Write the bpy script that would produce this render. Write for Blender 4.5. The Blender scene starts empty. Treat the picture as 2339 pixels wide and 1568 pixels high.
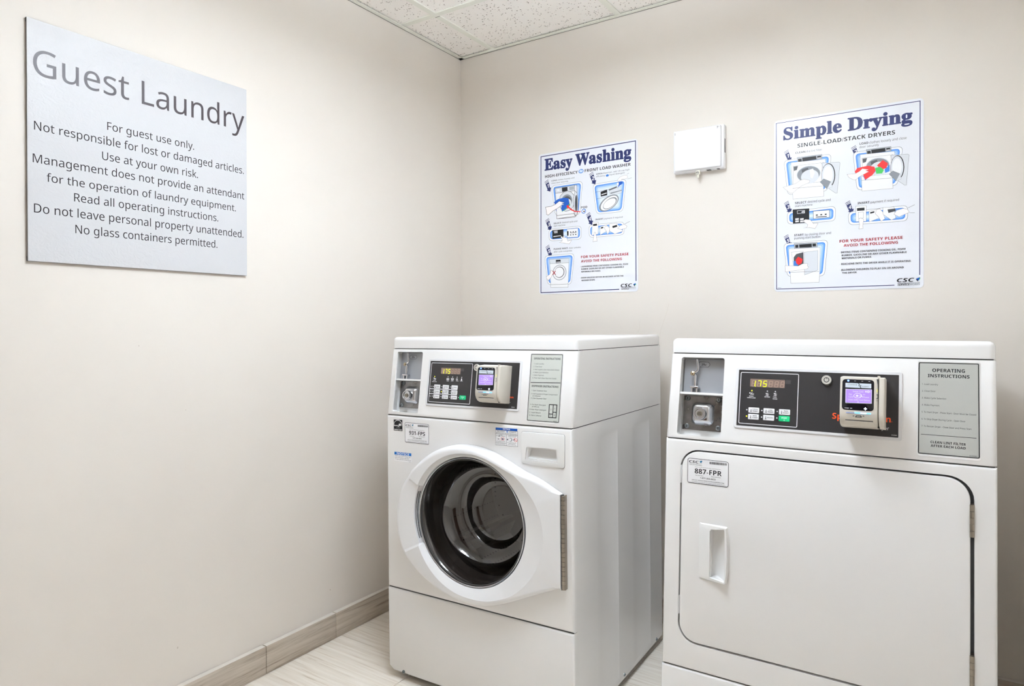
import bpy, bmesh, math, random, json
from mathutils import Matrix, Vector, Euler
SC = bpy.context.scene
COL = SC.collection
R = math.radians
random.seed(7)

# ------------------------------------------------------------------ camera
def make_camera():
    f, px, py = 1521.7464, 6.2436, -31.8548
    cd = bpy.data.cameras.new('camera'); cd.sensor_width = 36; cd.lens = f / 2339 * 36
    cd.shift_x = -px / 2339; cd.shift_y = py / 2339; cd.clip_start = .02
    m = Matrix.Rotation(R(33.0628), 3, 'Z') @ Matrix.Rotation(R(-.5897), 3, 'X') @ Matrix.Rotation(R(.1080), 3, 'Y')
    x, y, z = m.col[0], m.col[1], m.col[2]
    r = Matrix((x, z, -y)).transposed().to_4x4()
    r.translation = Vector((1.9065, -2.4710, 1.1632))
    o = bpy.data.objects.new('camera', cd); COL.objects.link(o); o.matrix_world = r
    SC.camera = o
make_camera()
w = bpy.data.worlds.new('world'); SC.world = w; w.use_nodes = True
w.node_tree.nodes['Background'].inputs[0].default_value = (.9, .95, 1, 1)
w.node_tree.nodes['Background'].inputs[1].default_value = .3
LIGHT_W, EXPOSURE = 26.0, .70
SC.view_settings.view_transform = 'Standard'; SC.view_settings.look = 'None'
SC.cycles.max_bounces = 14; SC.cycles.diffuse_bounces = 8; SC.view_settings.exposure = EXPOSURE; SC.view_settings.gamma = 1; SC.view_settings.use_curve_mapping = False

# ------------------------------------------------------------------ materials
def lin(c):
    return tuple(((v / 255) / 12.92 if v / 255 <= .04045 else ((v / 255 + .055) / 1.055) ** 2.4) for v in c)
def mat(name, rgb, rough=.5, metal=0, spec=.5, emit=0, coat=0, alpha=None):
    m = bpy.data.materials.new(name); m.use_nodes = True
    b = m.node_tree.nodes['Principled BSDF']; c = (*lin(rgb), 1)
    b.inputs['Base Color'].default_value = c; b.inputs['Roughness'].default_value = rough
    b.inputs['Metallic'].default_value = metal; b.inputs['Specular IOR Level'].default_value = spec
    b.inputs['Coat Weight'].default_value = coat; b.inputs['Coat Roughness'].default_value = .08
    if emit: b.inputs['Emission Color'].default_value = c; b.inputs['Emission Strength'].default_value = emit
    return m
def nt(m): return m.node_tree.nodes, m.node_tree.links, m.node_tree.nodes['Principled BSDF']
def add_bump(m, scale, strength, dist=.001, detail=3, stretch=None, kind='ShaderNodeTexNoise'):
    N, L, b = nt(m)
    tc = N.new('ShaderNodeTexCoord'); mp = N.new('ShaderNodeMapping'); n = N.new(kind); bp = N.new('ShaderNodeBump')
    if stretch: mp.inputs['Scale'].default_value = stretch
    L.new(tc.outputs['Object'], mp.inputs[0]); L.new(mp.outputs[0], n.inputs['Vector'])
    n.inputs['Scale'].default_value = scale
    if 'Detail' in n.inputs: n.inputs['Detail'].default_value = detail
    L.new(n.outputs[0], bp.inputs['Height']); bp.inputs['Strength'].default_value = strength; bp.inputs['Distance'].default_value = dist
    L.new(bp.outputs[0], b.inputs['Normal']); return n
def add_mottle(m, scale, c0, c1, lo=.3, hi=.7, stretch=None, detail=4, rough=None):
    N, L, b = nt(m)
    tc = N.new('ShaderNodeTexCoord'); mp = N.new('ShaderNodeMapping'); n = N.new('ShaderNodeTexNoise'); r = N.new('ShaderNodeValToRGB')
    if stretch: mp.inputs['Scale'].default_value = stretch
    L.new(tc.outputs['Object'], mp.inputs[0]); L.new(mp.outputs[0], n.inputs['Vector'])
    n.inputs['Scale'].default_value = scale; n.inputs['Detail'].default_value = detail
    r.color_ramp.elements[0].position = lo; r.color_ramp.elements[1].position = hi
    r.color_ramp.elements[0].color = (*lin(c0), 1); r.color_ramp.elements[1].color = (*lin(c1), 1)
    L.new(n.outputs[0], r.inputs[0]); L.new(r.outputs[0], b.inputs['Base Color'])
    if rough:
        mr = N.new('ShaderNodeMapRange'); mr.inputs[3].default_value, mr.inputs[4].default_value = rough
        L.new(n.outputs[0], mr.inputs[0]); L.new(mr.outputs[0], b.inputs['Roughness'])
    return n

M = {}
M['wall'] = mat('wall_paint', (223, 217, 209), .55, spec=.3); add_mottle(M['wall'], 1.4, (219, 212, 204), (225, 219, 211)); add_bump(M['wall'], 160, .25, .0006, 3)
M['enamel'] = mat('white_enamel', (230, 229, 228), .22, spec=.5, coat=.2); add_bump(M['enamel'], 900, .04, .0002, 1)
M['plastic'] = mat('white_plastic', (229, 229, 228), .32)
M['door_plastic'] = mat('door_plastic', (228, 228, 229), .3)
M['box_plastic'] = mat('box_plastic', (238, 238, 240), .4)
M['seam'] = mat('seam_dark', (38, 38, 40), .7)
M['black_panel'] = mat('black_film', (42, 40, 41), .42); add_bump(M['black_panel'], 1500, .12, .0002, 1)
M['bezel'] = mat('bezel_grey', (216, 216, 218), .35)
M['ins'] = mat('instruction_film', (176, 177, 172), .45)
M['ins_w'] = mat('instruction_film_light', (194, 197, 190), .45)
M['reader'] = mat('reader_beige', (204, 198, 187), .42); add_bump(M['reader'], 700, .1, .0002, 1)
M['gloss_black'] = mat('gloss_black', (14, 14, 22), .08)
M['lcd'] = mat('lcd_violet', (150, 120, 235), .3, emit=.36)
M['logo_strip'] = mat('logo_strip', (205, 215, 226), .35)
M['chrome'] = mat('chrome', (205, 206, 210), .16, metal=1)
M['brass'] = mat('nickel', (190, 176, 152), .22, metal=1)
M['steel'] = mat('steel_plate', (150, 148, 146), .3, metal=1); add_mottle(M['steel'], 22, (92, 88, 84), (150, 149, 150), rough=(.18, .38))
M['silver'] = mat('silver_sheet', (160, 163, 168), .42, metal=.5); M['lockface'] = mat('lock_face', (205, 202, 194), .4, metal=.35)
M['hinge'] = mat('hinge_metal', (160, 152, 140), .32, metal=1)
M['zinc'] = mat('zinc_screw', (150, 158, 162), .3, metal=1)
M['rubber'] = mat('rubber', (22, 22, 23), .55)
M['gasket'] = mat('gasket', (60, 58, 57), .4); M['bellows'] = mat('bellows_rubber', (120, 113, 108), .45)
M['disp'] = mat('display_window', (128, 108, 98), .35)
M['disp_g'] = mat('display_grey', (66, 64, 64), .4)
M['seg_off'] = mat('segment_off', (178, 152, 136), .4)
M['seg_on'] = mat('segment_on', (225, 245, 10), .4, emit=.62)
M['btn'] = mat('button_white', (226, 226, 228), .45)
M['btn_g'] = mat('button_green', (0, 190, 122), .4)
M['led_y'] = mat('led_yellow', (240, 235, 50), .3, emit=.55)
M['led_off'] = mat('led_off', (205, 205, 208), .3)
M['led_b'] = mat('led_blue', (70, 110, 255), .2, emit=6)
M['led_w'] = mat('led_white', (205, 225, 255), .2, emit=1.7)
M['bar_b'] = mat('bar_blue', (110, 190, 255), .25, emit=.7)
M['bar_d'] = mat('bar_dim', (120, 135, 175), .3, emit=.06)
M['duct'] = mat('duct_grey', (96, 90, 84), .5)
M['sheet'] = mat('poster_sheet', (232, 234, 240), .2, spec=.5)
M['drum'] = mat('drum_steel', (112, 106, 102), .38, metal=.85)
M['grid'] = mat('ceiling_grid', (240, 241, 232), .45)
M['door_wood'] = mat('door_wood', (86, 58, 42), .4); add_mottle(M['door_wood'], 6, (70, 46, 34), (104, 72, 52), stretch=(1, 1, .08))
M['frame_grey'] = mat('door_frame', (150, 145, 138), .5)
M['clear'] = mat('clear_plastic', (232, 230, 215), .15)
M['trof'] = mat('fixture_white', (238, 238, 236), .4)
M['diff'] = mat('light_diffuser', (237, 248, 255), .5, emit=LIGHT_W); M['added_uplight_glow'] = M['diff'].copy(); M['diff'].node_tree.nodes['Principled BSDF'].inputs['Emission Color'].default_value = (.86, .955, 1.075, 1); M['added_uplight_glow'].node_tree.nodes['Principled BSDF'].inputs['Emission Color'].default_value = (.86, .955, 1.075, 1); M['added_uplight_glow'].node_tree.nodes['Principled BSDF'].inputs['Emission Strength'].default_value = LIGHT_W * 2.0  # the copy is a stronger glow, added above the lamp to lighten the ceiling
# drum perforation
N, L, b = nt(M['drum'])
tc = N.new('ShaderNodeTexCoord'); vo = N.new('ShaderNodeTexVoronoi'); vo.inputs['Scale'].default_value = 60; vo.inputs['Randomness'].default_value = 0
L.new(tc.outputs['Object'], vo.inputs['Vector']); cr = N.new('ShaderNodeValToRGB'); L.new(vo.outputs['Distance'], cr.inputs[0])
cr.color_ramp.elements[0].position = .16; cr.color_ramp.elements[1].position = .2
cr.color_ramp.elements[0].color = (.004, .004, .004, 1); cr.color_ramp.elements[1].color = (.26, .235, .215, 1); L.new(cr.outputs[0], b.inputs['Base Color'])
# tinted door glass: thin sheet, tint plus reflection
g = bpy.data.materials.new('tinted_glass'); g.use_nodes = True; N = g.node_tree.nodes; L = g.node_tree.links; N.clear()
out = N.new('ShaderNodeOutputMaterial'); mx = N.new('ShaderNodeMixShader'); tr = N.new('ShaderNodeBsdfTransparent'); gl = N.new('ShaderNodeBsdfGlossy'); fr = N.new('ShaderNodeFresnel')
tr.inputs[0].default_value = (.40, .365, .345, 1); gl.inputs['Roughness'].default_value = .03; fr.inputs[0].default_value = 2.1
L.new(fr.outputs[0], mx.inputs[0]); L.new(tr.outputs[0], mx.inputs[1]); L.new(gl.outputs[0], mx.inputs[2]); L.new(mx.outputs[0], out.inputs[0]); M['glass'] = g
# brushed sign face
M['sign'] = mat('brushed_sign', (200, 200, 202), .27, spec=.17)
n = add_bump(M['sign'], 45, .8, .0012, 8); n.inputs['Distortion'].default_value = 3
M['sign_edge'] = mat('sign_edge', (70, 66, 62), .4)
# mineral fibre ceiling tile
M['tile_c'] = mat('ceiling_tile', (232, 227, 222), .9, spec=.1)
N, L, b = nt(M['tile_c'])
tc = N.new('ShaderNodeTexCoord'); vo = N.new('ShaderNodeTexVoronoi'); vo.inputs['Scale'].default_value = 125
ns = N.new('ShaderNodeTexNoise'); ns.inputs['Scale'].default_value = 14; ns.inputs['Detail'].default_value = 2
L.new(tc.outputs['Object'], vo.inputs['Vector']); L.new(tc.outputs['Object'], ns.inputs['Vector'])
sp = N.new('ShaderNodeSeparateColor'); L.new(vo.outputs['Color'], sp.inputs[0])
th = N.new('ShaderNodeMath'); th.operation = 'MULTIPLY'; L.new(sp.outputs[0], th.inputs[0]); th.inputs[1].default_value = .34
lt = N.new('ShaderNodeMath'); lt.operation = 'LESS_THAN'; L.new(vo.outputs['Distance'], lt.inputs[0]); L.new(th.outputs[0], lt.inputs[1])
g2 = N.new('ShaderNodeMath'); g2.operation = 'GREATER_THAN'; L.new(sp.outputs[1], g2.inputs[0]); g2.inputs[1].default_value = .35
m2 = N.new('ShaderNodeMath'); m2.operation = 'MULTIPLY'; L.new(lt.outputs[0], m2.inputs[0]); L.new(g2.outputs[0], m2.inputs[1])
mc = N.new('ShaderNodeMix'); mc.data_type = 'RGBA'; L.new(m2.outputs[0], mc.inputs[0]); mc.inputs[6].default_value = (*lin((252, 249, 245)), 1); mc.inputs[7].default_value = (*lin((122, 112, 104)), 1)
L.new(mc.outputs[2], b.inputs['Base Color'])
bp = N.new('ShaderNodeBump'); L.new(ns.outputs[0], bp.inputs['Height']); bp.inputs['Strength'].default_value = .2; bp.inputs['Distance'].default_value = .002; L.new(bp.outputs[0], b.inputs['Normal'])
# striated stone tiles
def stone(name, c0, c1, c2, stretch, rough):
    m = mat(name, c0, rough); N, L, b = nt(m)
    tc = N.new('ShaderNodeTexCoord'); mp = N.new('ShaderNodeMapping'); mp.inputs['Scale'].default_value = stretch
    L.new(tc.outputs['Object'], mp.inputs[0])
    a = N.new('ShaderNodeTexNoise'); a.inputs['Scale'].default_value = 3; a.inputs['Detail'].default_value = 8; a.inputs['Roughness'].default_value = .7; a.inputs['Distortion'].default_value = .35
    c = N.new('ShaderNodeTexNoise'); c.inputs['Scale'].default_value = 1.6; c.inputs['Detail'].default_value = 2
    L.new(mp.outputs[0], a.inputs['Vector']); L.new(mp.outputs[0], c.inputs['Vector'])
    r = N.new('ShaderNodeValToRGB'); e = r.color_ramp.elements; e[0].position = .34; e[0].color = (*lin(c2), 1); e[1].position = .56; e[1].color = (*lin(c1), 1); k = e.new(.44); k.color = (*lin(c0), 1)
    L.new(a.outputs[0], r.inputs[0]); mx = N.new('ShaderNodeMix'); mx.data_type = 'RGBA'; mx.blend_type = 'MULTIPLY'; mx.inputs[0].default_value = .35
    r2 = N.new('ShaderNodeValToRGB'); r2.color_ramp.elements[0].color = (.72, .68, .62, 1); r2.color_ramp.elements[0].position = .35; r2.color_ramp.elements[1].position = .65
    L.new(c.outputs[0], r2.inputs[0]); L.new(r.outputs[0], mx.inputs[6]); L.new(r2.outputs[0], mx.inputs[7]); L.new(mx.outputs[2], b.inputs['Base Color'])
    return m
M['floor'] = stone('floor_stone', (238, 230, 218), (243, 237, 227), (214, 202, 186), (1.5, 46, 46), .38)
M['base'] = stone('baseboard_stone', (180, 169, 155), (194, 184, 171), (152, 139, 124), (1.6, 20, 34), .42)
M['base_top'] = mat('baseboard_cap', (214, 208, 200), .4)
M['grout'] = mat('grout', (165, 152, 136), .8)

PC = dict(n=(34, 42, 92), k=(22, 22, 24), d=(40, 40, 44), b=(58, 120, 200), c=(150, 190, 230), w=(240, 241, 244), g=(168, 172, 178), G=(128, 132, 138), l=(214, 217, 222), h=(246, 240, 240), r=(214, 40, 42),
          R=(158, 28, 36), e=(60, 170, 80), B=(22, 82, 172), D=(74, 76, 80), o=(238, 88, 44), m=(44, 38, 40), K=(20, 30, 32), t=(20, 110, 150), V=(24, 108, 190), N=(28, 26, 70), M=(58, 50, 54), y=(235, 240, 60),
          f1=(60, 128, 214), f2=(110, 160, 228), f3=(160, 192, 238), f4=(205, 220, 244), f5=(222, 230, 245))
PM = {k: mat('print_' + k, v, .4, spec=.3) for k, v in PC.items()}
PM['m'] = mat('print_sign_text', PC['m'], .45, spec=.1); PM['w'] = mat('print_white', (236, 236, 238), .4)
PM['M'] = mat('print_sign_title', PC['M'], .4, spec=.4); add_bump(PM['M'], 260, .4, .0005, 4)

# ------------------------------------------------------------------ mesh helpers
class MB:
    def __init__(s): s.v = []; s.f = []; s.m = []; s.mats = []
    def mi(s, m):
        if m not in s.mats: s.mats.append(m)
        return s.mats.index(m)
    def add(s, vs, fs, m):
        o = len(s.v); s.v += [tuple(p) for p in vs]; i = s.mi(m)
        for f in fs: s.f.append([o + k for k in f]); s.m.append(i)
    def quad(s, pts, m): s.add(pts, [list(range(len(pts)))], m)
    def box(s, a, b, m):
        x0, y0, z0 = a; x1, y1, z1 = b
        s.add([(x0, y0, z0), (x1, y0, z0), (x1, y1, z0), (x0, y1, z0), (x0, y0, z1), (x1, y0, z1), (x1, y1, z1), (x0, y1, z1)],
              [(0, 3, 2, 1), (4, 5, 6, 7), (0, 1, 5, 4), (1, 2, 6, 5), (2, 3, 7, 6), (3, 0, 4, 7)], m)
    def bm(s, b, m):
        b.verts.ensure_lookup_table(); b.verts.index_update()
        s.add([v.co for v in b.verts], [[v.index for v in f.verts] for f in b.faces], m); b.free()
    def rbox(s, a, b, r, m, seg=3, T=None):
        bmx = bmesh.new(); bmesh.ops.create_cube(bmx, size=1)
        for v in bmx.verts: v.co = Vector([a[i] + (v.co[i] + .5) * (b[i] - a[i]) for i in range(3)])
        bmesh.ops.bevel(bmx, geom=bmx.edges[:], offset=r, segments=seg, profile=.5, affect='EDGES')
        if T is not None: bmx.transform(T)
        s.bm(bmx, m)
    def fbox(s, a, b, r, m, seg=4):
        bmx = bmesh.new(); bmesh.ops.create_cube(bmx, size=1)
        for v in bmx.verts: v.co = Vector([a[i] + (v.co[i] + .5) * (b[i] - a[i]) for i in range(3)])
        bmesh.ops.bevel(bmx, geom=[e for e in bmx.edges if all(v.co.y < a[1] + 1e-5 for v in e.verts)], offset=r, segments=seg, profile=.5, affect='EDGES')
        s.bm(bmx, m)
    def prism(s, poly, h0, h1, m, bev=0, fn=None, seg=2):
        """poly in (a,b), extruded h0..h1 along c; fn maps (a,b,c) to xyz"""
        n = len(poly); fn = fn or (lambda a, b, c: (a, b, c))
        bmx = bmesh.new(); lo = [bmx.verts.new((p[0], p[1], h0)) for p in poly]; hi = [bmx.verts.new((p[0], p[1], h1)) for p in poly]
        bmx.faces.new(lo[::-1]); top = bmx.faces.new(hi)
        for i in range(n): bmx.faces.new((lo[i], lo[(i + 1) % n], hi[(i + 1) % n], hi[i]))
        bmesh.ops.recalc_face_normals(bmx, faces=bmx.faces[:])
        if bev: bmesh.ops.bevel(bmx, geom=list(top.edges), offset=bev, segments=seg, profile=.5, affect='EDGES')
        for v in bmx.verts: v.co = Vector(fn(*v.co))
        s.bm(bmx, m)
    def tube(s, pts, r, m, n=10, cap=True):
        pts = [Vector(p) for p in pts]; rr = r if isinstance(r, (list, tuple)) else [r] * len(pts); rings = []
        up = Vector((0, 0, 1))
        for i, p in enumerate(pts):
            t = (pts[min(i + 1, len(pts) - 1)] - pts[max(i - 1, 0)]).normalized()
            a = t.cross(up if abs(t.dot(up)) < .95 else Vector((1, 0, 0))).normalized(); b_ = t.cross(a)
            rings.append([p + (a * math.cos(k * 2 * math.pi / n) + b_ * math.sin(k * 2 * math.pi / n)) * rr[i] for k in range(n)])
        vs = [v for q in rings for v in q]; fs = []
        for i in range(len(pts) - 1):
            for k in range(n): fs.append((i * n + k, i * n + (k + 1) % n, (i + 1) * n + (k + 1) % n, (i + 1) * n + k))
        if cap: fs += [tuple(range(n))[::-1], tuple((len(pts) - 1) * n + k for k in range(n))]
        s.add(vs, fs, m)
    def lathe(s, prof, c, axis, m, n=48, T=None, closed=True):
        """prof (r,h); axis vector; c centre"""
        ax = Vector(axis).normalized(); a = ax.orthogonal().normalized(); b_ = ax.cross(a); c = Vector(c); vs = []
        for r, h in prof:
            for k in range(n):
                t = k * 2 * math.pi / n; vs.append(c + ax * h + (a * math.cos(t) + b_ * math.sin(t)) * r)
        fs = []
        for i in range(len(prof) - 1):
            for k in range(n): fs.append((i * n + k, i * n + (k + 1) % n, (i + 1) * n + (k + 1) % n, (i + 1) * n + k))
        if closed:
            if prof[0][0] > 1e-6: fs.append(tuple(range(n))[::-1])
            if prof[-1][0] > 1e-6: fs.append(tuple((len(prof) - 1) * n + k for k in range(n)))
        s.add(vs, fs, m)
    def build(s, name, parent=None, T=None, sharp=35, kind=None, label=None):
        me = bpy.data.meshes.new(name); me.from_pydata(s.v, [], s.f)
        for m in s.mats: me.materials.append(m)
        me.polygons.foreach_set('material_index', s.m)
        if sharp: me.shade_smooth(); me.set_sharp_from_angle(angle=R(sharp))
        me.update(); return link(name, me, parent, T, kind, label)
def link(name, me, parent=None, T=None, kind=None, label=None):
    o = bpy.data.objects.new(name, me); COL.objects.link(o)
    if parent: o.parent = parent
    if T is not None: o.matrix_local = T
    if kind: o['kind'] = kind
    if label: o['label'] = label
    return o
def empty(name, T, label, cat, group=None):
    o = bpy.data.objects.new(name, None); COL.objects.link(o); o.matrix_world = T; o.empty_display_size = .1
    return tag(o, label, cat, group)
def tag(o, label, cat, group=None):
    o['label'] = label; o['category'] = cat
    if group: o['group'] = group
    return o
def rrect(x0, y0, x1, y1, r, n=6):
    p = []
    for cx, cy, a in ((x1 - r, y1 - r, 0), (x0 + r, y1 - r, 90), (x0 + r, y0 + r, 180), (x1 - r, y0 + r, 270)):
        for k in range(n + 1): t = R(a + 90 * k / n); p.append((cx + r * math.cos(t), cy + r * math.sin(t)))
    return p
def boolean(o, cutter_mb, sharp=35):
    c = cutter_mb.build('cutter', sharp=0); c.matrix_world = Matrix()
    par = o.parent; o.parent = None; ml = o.matrix_basis.copy(); o.matrix_world = Matrix()
    md = o.modifiers.new('b', 'BOOLEAN'); md.operation = 'DIFFERENCE'; md.solver = 'EXACT'; md.object = c
    bpy.context.view_layer.update()
    me = bpy.data.meshes.new_from_object(o.evaluated_get(bpy.context.evaluated_depsgraph_get()))
    o.modifiers.clear(); old = o.data; o.data = me; me.shade_smooth(); me.set_sharp_from_angle(angle=R(sharp))
    bpy.data.objects.remove(c); o.parent = par; o.matrix_basis = ml; me.name = o.name
    return o
def seam_ring(mb, outer, inner, h0, h1, m, fn=None):
    """flat ring between two equal-length outlines, with thickness h0..h1"""
    n = len(outer); fn = fn or (lambda a, b, c: (a, b, c))
    vs = [fn(*p, h) for h in (h0, h1) for q in (outer, inner) for p in q]; fs = []
    for i in range(n):
        j = (i + 1) % n
        fs += [(2 * n + i, 2 * n + j, 3 * n + j, 3 * n + i), (i, j, 2 * n + j, 2 * n + i), (n + j, n + i, 3 * n + i, 3 * n + j), (j, i, n + i, n + j)]
    mb.add(vs, fs, m)

# ------------------------------------------------------------------ printed text and pictures
UP = dict(r=0x1D5A0, b=0x1D5D4, s=0x1D400, i=0x1D608, bi=0x1D63C); DG = dict(r=0x1D7E2, b=0x1D7EC, s=0x1D7CE, i=0x1D7E2, bi=0x1D7EC)
def uni(t, st):
    o = ''
    for c in t:
        if 'A' <= c <= 'Z': o += chr(UP[st] + ord(c) - 65)
        elif 'a' <= c <= 'z': o += chr(UP[st] + 26 + ord(c) - 97)
        elif '0' <= c <= '9': o += chr(DG[st] + ord(c) - 48)
        else: o += c
    return o
_tc = {}
def textmesh(t, st, off=0, res=2):
    off = 0
    k = (t, st, off, res)
    if k not in _tc:
        cu = bpy.data.curves.new('t', 'FONT'); cu.body = uni(t, st); cu.size = 1; cu.resolution_u = res; cu.offset = off; cu.fill_mode = 'FRONT'
        o = bpy.data.objects.new('t', cu); me = bpy.data.meshes.new_from_object(o)
        vs = [tuple(v.co) for v in me.vertices]; fs = [tuple(p.vertices) for p in me.polygons]
        bpy.data.objects.remove(o); bpy.data.meshes.remove(me); bpy.data.curves.remove(cu); _tc[k] = (vs, fs)
    return _tc[k]
def preload(items, res):
    # every line of writing is set in one text object, then split line by line
    items = [k for k in dict.fromkeys(items) if (*k, 0, res) not in _tc]; LH = 4.0
    cu = bpy.data.curves.new('t', 'FONT'); cu.body = '\n'.join(['H', 'H'] + [uni(t, st) for t, st in items]); cu.size = 1; cu.space_line = LH; cu.resolution_u = res; cu.fill_mode = 'FRONT'
    o = bpy.data.objects.new('t', cu); me = bpy.data.meshes.new_from_object(o); V = [tuple(v.co) for v in me.vertices]
    ys = sorted({round(v[1], 3) for v in V}, reverse=True); top = ys[0]; lh = next((top - y for y in ys if y < top - 2 and abs(top - y) > 2), LH)
    base = min(v[1] for v in V if v[1] > top - 1.5); out = {}
    for p in me.polygons:
        y = V[p.vertices[0]][1]; i = int((base - y + lh * .5) // lh)
        d = out.setdefault(i, ({}, [])); f = []
        for k in p.vertices: f.append(d[0].setdefault(k, len(d[0])))
        d[1].append(tuple(f))
    for j, key in enumerate(items):
        d = out.get(j + 2)
        if d: vs = [None] * len(d[0]); [vs.__setitem__(n, (V[k][0], V[k][1] - base + lh * (j + 2), 0)) for k, n in d[0].items()]; _tc[(*key, 0, res)] = (vs, d[1])
        else: _tc[(*key, 0, res)] = ([], [])
    bpy.data.objects.remove(o); bpy.data.meshes.remove(me); bpy.data.curves.remove(cu)
CAP = {}
def cap(st):
    if st not in CAP: CAP[st] = max(v[1] for v in textmesh('H', st)[0])
    return CAP[st]
def put_text(mb, t, st, m, x0, x1, y, h, z, off=0, res=2):
    vs, fs = textmesh(t, st, off, res)
    if not vs: return
    a = min(v[0] for v in vs); b_ = max(v[0] for v in vs); s = h / cap(st); sx = (x1 - x0) / (b_ - a) if x1 is not None else s
    mb.add([(x0 + (v[0] - a) * sx, y + v[1] * s, z) for v in vs], fs, m)
def put_line(mb, pts, w_, z, m):
    n = len(pts)
    closed = pts[0] == pts[-1]; L_ = []; Rr = []
    for i in range(n):
        p = Vector(pts[i]); a = Vector(pts[i - 1] if i else (pts[-2] if closed else pts[0])); b_ = Vector(pts[i + 1] if i < n - 1 else (pts[1] if closed else pts[-1]))
        d1 = (p - a).normalized() if (p - a).length > 1e-9 else (b_ - p).normalized(); d2 = (b_ - p).normalized() if (b_ - p).length > 1e-9 else d1
        t = (d1 + d2); t = t.normalized() if t.length > 1e-6 else d1; nn = Vector((-t.y, t.x)); k = w_ / 2 / max(.5, nn.dot(Vector((-d1.y, d1.x))))
        L_.append(p + nn * k); Rr.append(p - nn * k)
    for i in range(n - 1): mb.add([(Rr[i].x, Rr[i].y, z), (Rr[i + 1].x, Rr[i + 1].y, z), (L_[i + 1].x, L_[i + 1].y, z), (L_[i].x, L_[i].y, z)], [(0, 1, 2, 3)], m)
def tess(mb, pts, z, m):
    from mathutils.geometry import tessellate_polygon
    v = [Vector((p[0], p[1], 0)) for p in pts]
    mb.add([(p[0], p[1], z) for p in pts], [tuple(f) for f in tessellate_polygon([v])], m)
def roundpoly(pts, r, n=5):
    o = []
    for i in range(len(pts)):
        p = Vector(pts[i]); a = Vector(pts[i - 1]); b_ = Vector(pts[(i + 1) % len(pts)]); u = (a - p).normalized() * r; v = (b_ - p).normalized() * r
        for k in range(n + 1):
            t = k / n; o.append(tuple(p + u * (1 - t) ** 2 + v * t ** 2))
    return o
def inset(pts, d):
    c = sum((Vector(p) for p in pts), Vector((0, 0))) / len(pts); o = []; n = len(pts)
    for i in range(n):
        p = Vector(pts[i]); a = (Vector(pts[i - 1]) - p).normalized(); b_ = (Vector(pts[(i + 1) % n]) - p).normalized()
        s = a.cross(b_) if hasattr(a, 'cross') else 1; o.append(tuple(p + (a + b_) * d / max(.2, abs(a.x * b_.y - a.y * b_.x))))
    return o
def printed(spec, groups, z0=.0002, dz=.000005, res=2, toff=None, asc=.000188):
    """groups: name->MB chosen by item type"""
    z = z0
    for it in spec:
        k = it[0]; z += dz
        tgt = groups['text' if k == 'T' else 'art'] if 'art' in groups else groups['text']
        if k == 'T':
            off = .018 if it[2] == 's' else 0
            if it[2] == 's':
                e_ = it[7] / 1e5 * .042
                for q_ in range(8): put_text(tgt, it[1], 's', PM['n'], it[4] / 1e4 + e_ * math.cos(q_ * .785), it[5] / 1e4 + e_ * math.cos(q_ * .785), it[6] / 1e4 + e_ * math.sin(q_ * .785), it[7] / 1e5, z + q_ * 2e-6, 0, 3)
            else: put_text(tgt, it[1], it[2], PM[it[3]], it[4] / 1e4, it[5] / 1e4, it[6] / 1e4, it[7] / 1e5, z, (toff or 0), res)
        elif k == 'P': tess(tgt, [(it[i] / 1e4, it[i + 1] / 1e4) for i in range(2, len(it), 2)], z, PM[it[1]])
        elif k == 'L': put_line(tgt, [(it[i] / 1e4, it[i + 1] / 1e4) for i in range(3, len(it), 2)], it[2] / 1e5, z, PM[it[1]])
        elif k == 'E':
            cx, cy, ax, ay, bx, by = [q / 1e4 for q in it[2:]]
            tess(tgt, [(cx + (ax - cx) * math.cos(t) + (bx - cx) * math.sin(t), cy + (ay - cy) * math.cos(t) + (by - cy) * math.sin(t)) for t in [j * math.pi / 12 for j in range(24)]], z, PM[it[1]])
        elif k == 'F':
            r = it[1] / 1e4; q = [(it[i] / 1e4, it[i + 1] / 1e4) for i in range(2, len(it), 2)]
            for d, c in ((-.0010, 'G'), (0, 'w'), (.006, 'f1'), (.0085, 'f2'), (.012, 'f3'), (.017, 'f4'), (.024, 'f5')):
                z += dz; tess(tgt, roundpoly(inset(q, d), max(.004, r - d * .5)), z, PM[c])
        elif k == 'A':
            x, y = it[2] / 1e4, it[3] / 1e4; s = asc
            P_ = lambda pts: [(x + (px - 1275) * s, y - ((py - 870) - (px - 1275) * -.15) * s * 1.0) for px, py in pts]
            tess(tgt, P_([(1150, 705), (1235, 650), (1268, 780), (1298, 770), (1275, 870), (1180, 845), (1205, 828)]), z, PM['n'])
            for dy in (0, 27): put_line(tgt, P_([(1128 + dy * .4, 665 + dy), (1222 + dy * .4, 597 + dy)]), 11 * s, z, PM['n'])
            q = P_([(1195, 785)])[0]; put_text(groups['text'], it[1], 'b', PM['w'], q[0], q[0] + (38 if it[1] == '1' else 52) * s, q[1], 84 * s, z + dz / 2, .02)
    return z
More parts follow.
